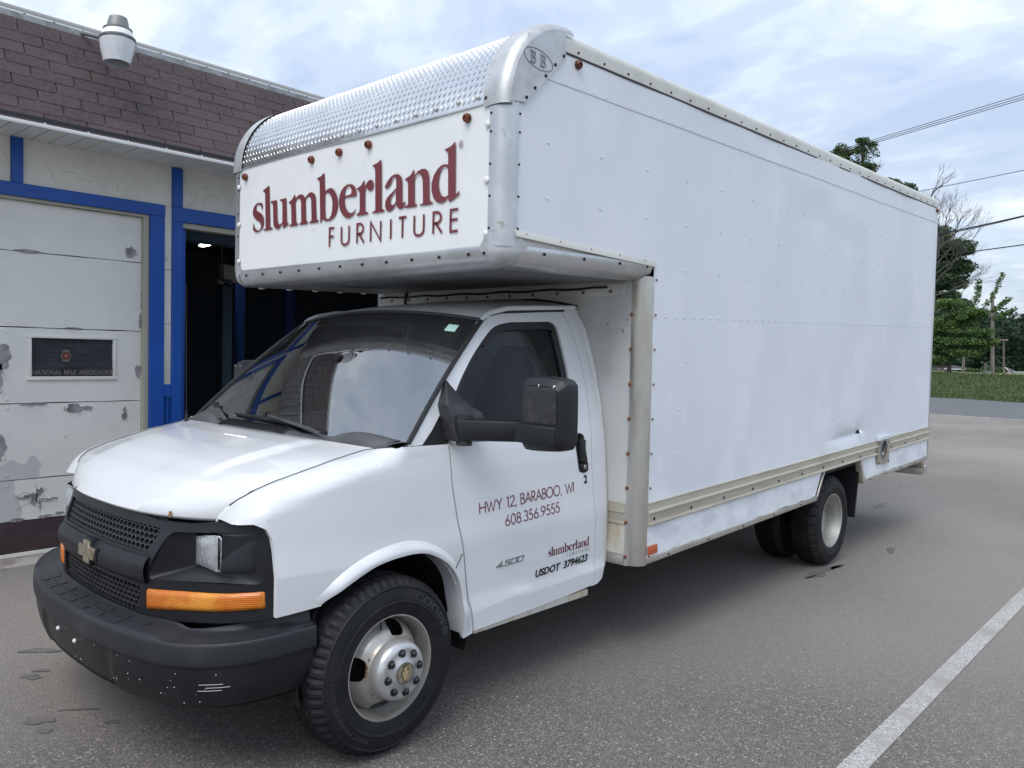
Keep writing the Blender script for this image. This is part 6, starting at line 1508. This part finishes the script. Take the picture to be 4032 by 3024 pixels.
for i in range(42000):
    a = rn.random()**.9*.49; b = rn.uniform(.40,.76); p = Vector(bankf(a, b)); h = rn.uniform(.06,.16)*(1 if a < .5 else .4); d = Vector((rn.uniform(-.5,.5), rn.uniform(-.5,.5), 1)).normalized()*h; w = Vector((rn.uniform(-.3,.3), 1, 0)).normalized()*rn.uniform(.012,.03)
    gb.v += [tuple(p-w), tuple(p+w), tuple(p+d)]; n = len(gb.v); gb.f.append((n-3,n-2,n-1)); gb.mi.append(0)
tag(gb.build('bank_grass', 'grassblade', None, smooth=False, recalc=False), 'rough green grass on the bank beyond the road', 'grass', kind='stuff')

def leaves(mb, centers, n, size, rn, flat=.6):
    for i in range(n):
        c, r = centers[rn.randrange(len(centers))]
        while True:
            d = Vector((rn.uniform(-1,1), rn.uniform(-1,1), rn.uniform(-1,1)))
            if .1 < d.length < 1: break
        p = Vector(c)+Vector((d.x*r[0], d.y*r[1], d.z*r[2]))
        s_ = size*rn.uniform(.6,1.4); u = Vector((rn.uniform(-1,1), rn.uniform(-1,1), rn.uniform(-flat,flat))).normalized(); v = u.cross(Vector((rn.uniform(-1,1), rn.uniform(-1,1), rn.uniform(-1,1)))).normalized()
        b = len(mb.v); mb.v += [tuple(p-u*s_), tuple(p-v*s_*.5), tuple(p+u*s_), tuple(p+v*s_*.5)]; mb.f.append((b,b+1,b+2,b+3)); mb.mi.append(0)
def limb(mb, p, q, r0, r1, rn, n=5, wob=.12):
    p, q = Vector(p), Vector(q); L_ = (q-p).length; pts = []
    for i in range(n+1):
        t = i/n; w = Vector((rn.uniform(-1,1), rn.uniform(-1,1), rn.uniform(-1,1)))*L_*wob*.4*math.sin(t*math.pi); pts.append(p.lerp(q, t)+w)
    mb.tube(pts, [r0+(r1-r0)*i/n for i in range(n+1)], 5); return pts
def tree(base, label, m, blobs, nclump, nleaf, size, seed, trunk_r=.3, bark='bark', group=None, crown_sub=1.0, name='tree', tall=None):
    rn = random.Random(seed); root = empty(name, base); tag(root, label, 'tree', group)
    tb = MB(); top = Vector(blobs[0][0]); top = tall and Vector(tall) or top
    trunk = limb(tb, base, top, trunk_r, trunk_r*.35, rn, 7, .06)
    cl = []
    for c, r in blobs:
        c = Vector(c); k = max(2, int(nclump/len(blobs)))
        att = min(trunk, key=lambda p: (p-c).length+.6*max(0, p.z-c.z)); lb = limb(tb, att, c, trunk_r*.35, trunk_r*.12, rn, 4)
        for i in range(k):
            while True:
                d = Vector((rn.uniform(-1,1), rn.uniform(-1,1), rn.uniform(-1,1)))
                if d.length < 1: break
            p = c+Vector((d.x*r[0], d.y*r[1], d.z*r[2])); s_ = rn.uniform(.55,1.1)*crown_sub
            cl.append((p, (s_, s_, s_*.55))); tb.tube([lb[rn.randrange(len(lb))], p], [trunk_r*.08, trunk_r*.03], 3)
    tb.build('trunk', bark, root); lv = MB(); leaves(lv, cl, nleaf, size, rn); lv.build('crown', m, root, smooth=False, recalc=False)
    return root
def twigs(mb, p, d, L_, r, depth, rn, spread=.6):
    if depth == 0 or L_ < .12: return
    q = p+d*L_; m_ = p.lerp(q,.5)+Vector((rn.uniform(-1,1),rn.uniform(-1,1),rn.uniform(-.5,1)))*L_*.10
    mb.tube([p, m_, q], [r, r*.8, r*.6], 4 if depth < 4 else 5, cap=False)
    for k in range(rn.choice((2,3,3))):
        dd = (d+Vector((rn.uniform(-1,1),rn.uniform(-1,1),rn.uniform(-.55,.9)))*spread).normalized(); twigs(mb, p.lerp(q, rn.uniform(.45,1)), dd, L_*rn.uniform(.6,.82), r*.55, depth-1, rn, spread)
# tree whose top shows over the box roof (world x -60)
tree((-60,-17.5,1.1), 'leafy tree whose sparse top rises above the middle of the truck roof', 'leaf_olive',
     [((-60,-18.3,17.6),(.9,.9,.7)),((-60,-20.0,17.0),(.8,.9,.55)),((-60,-18.8,16.4),(1.1,1.1,.7)),((-60,-17.9,16.0),(.7,.8,.4)),((-60,-20.5,16.9),(.6,.8,.6)),((-60,-19.9,17.6),(.5,.6,.4))], 60, 9500, .085, 21, .32, crown_sub=.62)
tree((-62,-16.0,1.1), 'rounded tree crown peeking over the rear half of the truck roof', 'leaf_dark',
     [((-61,-16.3,14.7),(1.3,1.3,.55)),((-61,-15.6,14.3),(.8,.8,.6)),((-61,-17.0,14.2),(.8,1.0,.6))], 46, 9000, .09, 22, .3, crown_sub=.6)
# dead branching tree and the big dark tree behind the rear corner
dt = empty('dead_tree', (-58,-12.6,1.1)); tag(dt, 'bare grey dead tree with fine twigs reaching past the rear box corner', 'tree')
rn = random.Random(5); db = MB()
b0 = limb(db, (-58,-12.9,1.1), (-58,-12.3,10.5), .28, .12, rn, 6, .05)
for p, d, L_ in (((-58,-12.5,9.0),(0,.3,1),2.2),((-58,-12.6,7.6),(0,1.0,.7),1.9),((-58,-12.5,8.3),(.1,.75,.9),1.9),((-58,-12.4,6.3),(0,1.1,.45),1.9),((-58,-12.3,9.8),(0,-.2,1),1.7),((-58,-12.3,10.2),(0,.5,.9),1.4),((-58,-12.3,5.2),(0,1.1,.5),1.6)):
    twigs(db, Vector(p), Vector(d).normalized(), L_, .05, 6, rn)
for p, d, L_ in (((-58,-12.4,9.4),(0,.9,.9),1.7),((-58,-12.5,7.0),(0,.9,1.0),1.7),((-58,-12.3,8.8),(0,.15,1),1.8)):
    twigs(db, Vector(p), Vector(d).normalized(), L_, .05, 6, rn)
twigs(db, Vector((-58,-13.2,12.3)), Vector((0,.35,1)).normalized(), 1.3, .05, 5, rn); limb(db, (-58,-12.4,10.3), (-58,-13.2,12.3), .1, .05, rn)
twigs(db, Vector((-58,-17.0,14.2)), Vector((0,.25,1)).normalized(), .9, .04, 4, rn, .5); limb(db, (-58,-13.2,12.3), (-58,-17.0,14.2), .05, .04, rn)
db.build('trunk', 'deadbark', dt)
tree((-62,-13.4,1.1), 'big dark green tree standing right behind the rear edge of the box', 'leaf_dark',
     [((-62,-13.6,9.6),(1.2,1.1,1.2)),((-62,-12.2,9.9),(1.2,1.0,.7)),((-62,-13.2,8.0),(1.4,1.4,1.1)),((-62,-12.4,7.6),(1.0,.9,.5)),((-62,-13.2,6.2),(1.5,1.6,1.2)),((-62,-11.9,5.9),(.8,.7,.4)),((-62,-12.8,4.4),(1.5,1.7,1.2)),((-62,-13.5,11.0),(.6,.6,.5)),((-62,-12.0,8.6),(.8,.7,.5))], 190, 52000, .095, 23, .4, crown_sub=.72)
# fresh green maple in front, layered branches
tree((-48.5,-8.95,1.15), 'fresh green maple with drooping layered branches beside the wooden pole', 'leaf_green',
     [((-48.5,-8.9,4.2),(1.0,1.3,.35)),((-48.5,-9.6,3.6),(1.0,.9,.3)),((-48.5,-8.1,3.5),(1.0,1.2,.25)),((-48.5,-8.8,3.0),(1.1,1.5,.22)),((-48.5,-7.6,2.9),(.8,1.0,.16)),((-48.5,-9.6,2.5),(.9,1.0,.25)),((-48.5,-8.2,2.35),(.9,1.0,.2)),((-48.5,-8.0,4.5),(.6,.8,.3)),((-48.5,-8.9,5.0),(.6,.9,.3)),((-48.5,-9.7,1.9),(.8,.7,.2))], 260, 46000, .055, 24, .13, crown_sub=.42)
sp_t = MB(); rn = random.Random(8); spc = []
for pts in ([(-48.5,-7.5,4.6),(-48.5,-6.9,5.6),(-48.5,-6.55,6.6)],[(-48.5,-7.9,4.6),(-48.5,-7.7,5.5),(-48.5,-7.65,6.3)],[(-48.5,-7.3,4.4),(-48.5,-6.6,4.9),(-48.5,-6.15,5.3)],[(-48.5,-7.2,4.1),(-48.5,-6.4,4.4),(-48.5,-5.9,4.7)]):
    ps_ = spl(pts, 5); sp_t.tube(ps_, [.03-.002*i for i in range(len(ps_))], 4)
    for p in ps_[2:]: spc.append((Vector(p), (.16,.20,.15)))
rt = bpy.data.objects['tree.003'] if 'tree.003' in bpy.data.objects else None
rt = [o for o in bpy.data.objects if o.type == 'EMPTY' and str(o.get('label','')).startswith('fresh green maple')][0]
sp_t.build('shoot', 'bark', rt); lv = MB(); leaves(lv, spc, 1100, .075, rn); lv.build('shoot_leaves', 'leaf_green', rt, smooth=False, recalc=False)
# woodland behind
wd = MB(); rn = random.Random(31); cl = []
for i in range(420):
    y = rn.uniform(-40, -2); x = -88+rn.uniform(-8,4); h = 6.3+1.2*mnoise.noise(Vector((y*.25,1,0)))+.6*mnoise.noise(Vector((y*.9,4,0))); z = rn.uniform(1.2, h)
    s_ = rn.uniform(.7,1.4); cl.append(((x,y,z),(s_,s_,s_*.7)))
leaves(wd, cl, 90000, .16, rn); tag(wd.build('far_woodland', 'leaf_wood', None, smooth=False, recalc=False), 'dark mass of woodland trees behind the houses', 'woods', kind='stuff')
wback = MB().grid(lambda a, b: (-97, -60+70*a, .8+b*(5.6+1.2*mnoise.noise(Vector((a*17,1,0))))), 60, 4).build('woodland_depth', 'leaf_wood'); tag(wback, kind='structure')
bsh = MB(); rn = random.Random(41); leaves(bsh, [((-56,y,1.15+rn.uniform(0,.25)),(.5,.35,.22)) for y in (-9.6,-9.3,-9.0,-8.7,-8.45,-8.2,-7.9)], 2600, .07, rn)
tag(bsh.build('shrub_row', 'leaf_olive', None, smooth=False, recalc=False), 'low green shrubs growing round the foot of the wooden pole', 'shrubs', kind='stuff')
# poles
def pole(y, x, z0, z1, r, label, arm=None, dy=0):
    o = empty('utility_pole', (x, y, z0)); tag(o, label, 'utility pole')
    MB().tube([(x,y,z0),(x,y+dy,z1)], [r, r*.8], 12).build('pole', 'wood', o)
    if arm:
        MB().box(x-.06,x+.06,y+dy-arm,y+dy+arm,z1-.12,z1).build('crossarm', 'wood', o)
pole(-7.50,-52,1.1,5.9,.11,'tall pale wooden utility pole at the right end of the maple',None,-.20)
pole(-7.02,-52.5,1.1,3.22,.055,'thin shorter pole with a small crossarm right of the tall pole',.22,-.10)
pole(-9.53,-54,1.1,2.45,.09,'dark pole stub half hidden under the maple leaves')
MB().box(-52.2,-51.9,-7.92,-7.84,1.1,1.80).build('board_post','wood'); tag(bpy.data.objects['board_post'], 'short grey board post left of the tall utility pole', 'post')
tbx = empty('transformer_box', (-50,-7.45,1.1)); tag(tbx, 'pale green metal utility cabinet on the lawn by the pole', 'utility box')
MT['cab_green'] = mat('pale_green_cabinet', (.30,.38,.34), .5)
MB().box(-50.2,-49.8,-7.55,-7.22,1.08,1.31).build('cabinet','cab_green',tbx,bevel=.01); MB().box(-50.22,-49.78,-7.57,-7.20,1.31,1.335).build('lid','cab_green',tbx)
# houses and cars beyond the bank
def house(x, y0, y1, z0, z1, zr_, label, wall='white_pl', roofm='flash'):
    MT.setdefault('housewall', mat('pale_blue_siding', (.34,.38,.42), .7)); MT.setdefault('houseroof', mat('dark_shingle_roof', (.075,.07,.075), .9)); MT.setdefault('shed', mat('brown_grey_shed', (.14,.13,.12), .8))
    h = empty('house', (x, (y0+y1)/2, z0)); tag(h, label, 'house')
    MB().box(x-2, x, y0, y1, z0, z1).build('wall', wall, h, smooth=False)
    return h
h1 = house(-60,-11.45,-10.72,1.0,1.34,0,'small pale blue house with grey roof low behind the maple','housewall') if False else None
MT['housewall'] = mat('pale_blue_siding', (.34,.38,.42), .7); MT['houseroof'] = mat('dark_shingle_roof', (.07,.066,.072), .9); MT['shed'] = mat('brown_grey_shed', (.15,.14,.125), .8)
h1 = house(-60,-11.7,-10.72,1.0,1.34,0,'small pale blue house with grey roof low behind the maple','housewall')
MB().hexa([(-62.2,-12.1,1.36),(-59.9,-12.1,1.36),(-59.9,-10.55,1.30),(-62.2,-10.55,1.30),(-61.5,-12.1,1.62),(-60.8,-12.1,1.58),(-60.6,-10.7,1.38),(-61.5,-10.7,1.38)]).build('roof','houseroof',h1)
MB().box(-59.9,-59.84,-12.1,-10.55,1.30,1.36).build('fascia','white_pl',h1)
MB().box(-59.99,-59.96,-11.2,-11.0,1.15,1.28).build('window','seal',h1)
h2 = house(-61,-13.3,-12.42,1.0,1.50,0,'weathered brown shed at the left end of the bank','shed'); MB().box(-63,-60.9,-13.35,-12.38,1.50,1.56).build('roof','houseroof',h2)
MB().box(-60.99,-60.96,-12.85,-12.6,1.1,1.40).build('door','flash',h2)
h3 = house(-64,-9.5,-8.0,.9,1.25,0,'house with steep dark roof and white trimmed gable at the right','housewall')
MB().hexa([(-66,-9.55,1.02),(-63.9,-9.75,1.05),(-63.9,-8.4,.98),(-66,-8.4,1.02),(-65,-9.6,1.50),(-63.95,-9.7,1.48),(-63.95,-9.15,1.47),(-65,-9.15,1.50)]).build('roof','houseroof',h3)
MB().hexa([(-64,-9.72,1.0),(-63.85,-9.72,1.0),(-63.85,-9.15,1.50),(-64,-9.15,1.50),(-64,-9.72,1.06),(-63.85,-9.72,1.06),(-63.85,-9.15,1.54),(-64,-9.15,1.54)]).build('gable_trim','white_pl',h3)
MB().hexa([(-64,-9.15,1.48),(-63.85,-9.15,1.48),(-63.85,-8.75,1.06),(-64,-8.75,1.06),(-64,-9.15,1.54),(-63.85,-9.15,1.54),(-63.85,-8.75,1.10),(-64,-8.75,1.10)]).build('gable_trim','white_pl',h3)
MT['cw'] = mat('white_car_body', (.75,.76,.77), .3, coat=.5); MT['co'] = mat('orange_car_body', (.55,.14,.04), .3, coat=.5); MT['cs'] = mat('silver_car_body', (.50,.54,.55), .3, metal=.3, coat=.5); MT['cglass'] = mat('dark_car_glass', (.03,.04,.05), .1)
def car(x, y, w, z, m, label):
    c = empty('parked_car', (x, y, z)); tag(c, label, 'car', 'cars parked beyond the bank')
    L_ = w/2
    prof = [(-1,0),(-1,.42),(-.93,.52),(-.55,.58),(-.33,.86),(-.05,.97),(.30,.95),(.55,.80),(.72,.60),(.97,.52),(1,.30),(1,0)]
    MB().prism(prof, lambda a, b: (x-.75, y+a*L_, z+b*.60), lambda a, b: (x, y+a*L_, z+b*.60)).build('body', m, c, bevel=.02)
    gp_ = [(-.50,.58),(-.32,.82),(-.06,.91),(.28,.89),(.50,.76),(.64,.60)]
    MB().prism(gp_, lambda a, b: (x-.5, y+a*L_, z+b*.60), lambda a, b: (x+.006, y+a*L_, z+b*.60)).build('side_window', 'cglass', c)
    for s_ in (-.62,.60):
        MB().lathe([(.0001,.02),(.09,.02),(.11,0)], (x+.01, y+s_*L_, z+.02), (1,0,0), (0,0,1), 14).build('wheel', 'seal', c)
car(-60,-11.98,.36,.72,'cw','white car just showing over the bank, leftmost of the far cars')
car(-60,-11.56,.14,.72,'cw','small white vehicle roof over the bank between two white cars')
car(-60,-11.28,.34,.72,'cw','white car over the bank in front of the pale blue house')
car(-58,-8.05,.86,.66,'co','orange car roof showing over the bank below the dark roofed house')
car(-56,-5.95,1.55,.80,'cs','silver car over the bank at the right edge of the photo')
# overhead cables
def cable(p, q, r, label, sag=0.0, grp=None):
    P, Q = Vector(p), Vector(q); m_ = MB(); m_.tube([P.lerp(Q, t/16)-Vector((0,0,4*sag*(t/16)*(1-t/16))) for t in range(17)], r, 5); o_ = m_.build('overhead_cable', 'wire'); tag(o_, label, 'cable', grp)
cable((-40,-11.4,12.70),(-25.3,-1.9,9.40),.012,'topmost of three thin parallel cables running up to the right') if False else None
def ext(y0, z0, y1, z1, x, k=.35):  # straight across the view at depth x
    dy, dz = y1-y0, z1-z0; return (x, y0-dy*k, z0-dz*k), (x, y1+dy*k, z1+dz*k)
for (a, b, r, l) in (((-10.55,12.82),(-5.26,13.63),.016,'uppermost of the three thin overhead cables at upper right'),((-10.52,12.73),(-4.9,13.57),.016,'middle of the three thin overhead cables at upper right'),((-10.49,12.65),(-4.63,13.51),.016,'lowest of the three thin overhead cables at upper right'),
                     ((-8.55,9.96),(-4.18,10.39),.016,'single thin cable crossing the bare dead twigs')):
    P, Q = ext(a[0], a[1], b[0], b[1], -40); cable(P, Q, r, l)
P, Q = ext(-3.57,5.65,-1.36,5.99,-25); cable(P, Q, .022, 'thick black bundled cable, upper of the two thick cables', .03); cable((P[0],P[1],P[2]-.03), (Q[0],Q[1],Q[2]-.005), .012, 'thinner strand twisted along the upper thick cable', .05)
P, Q = ext(-3.57,4.96,-1.33,5.14,-25); cable(P, Q, .018, 'lower of the two thick black cables beside the box')
P, Q = ext(-8.2,4.63,-5.7,4.60,-52, .6); cable(P, Q, .012, 'faint thin cable behind the maple shoots')
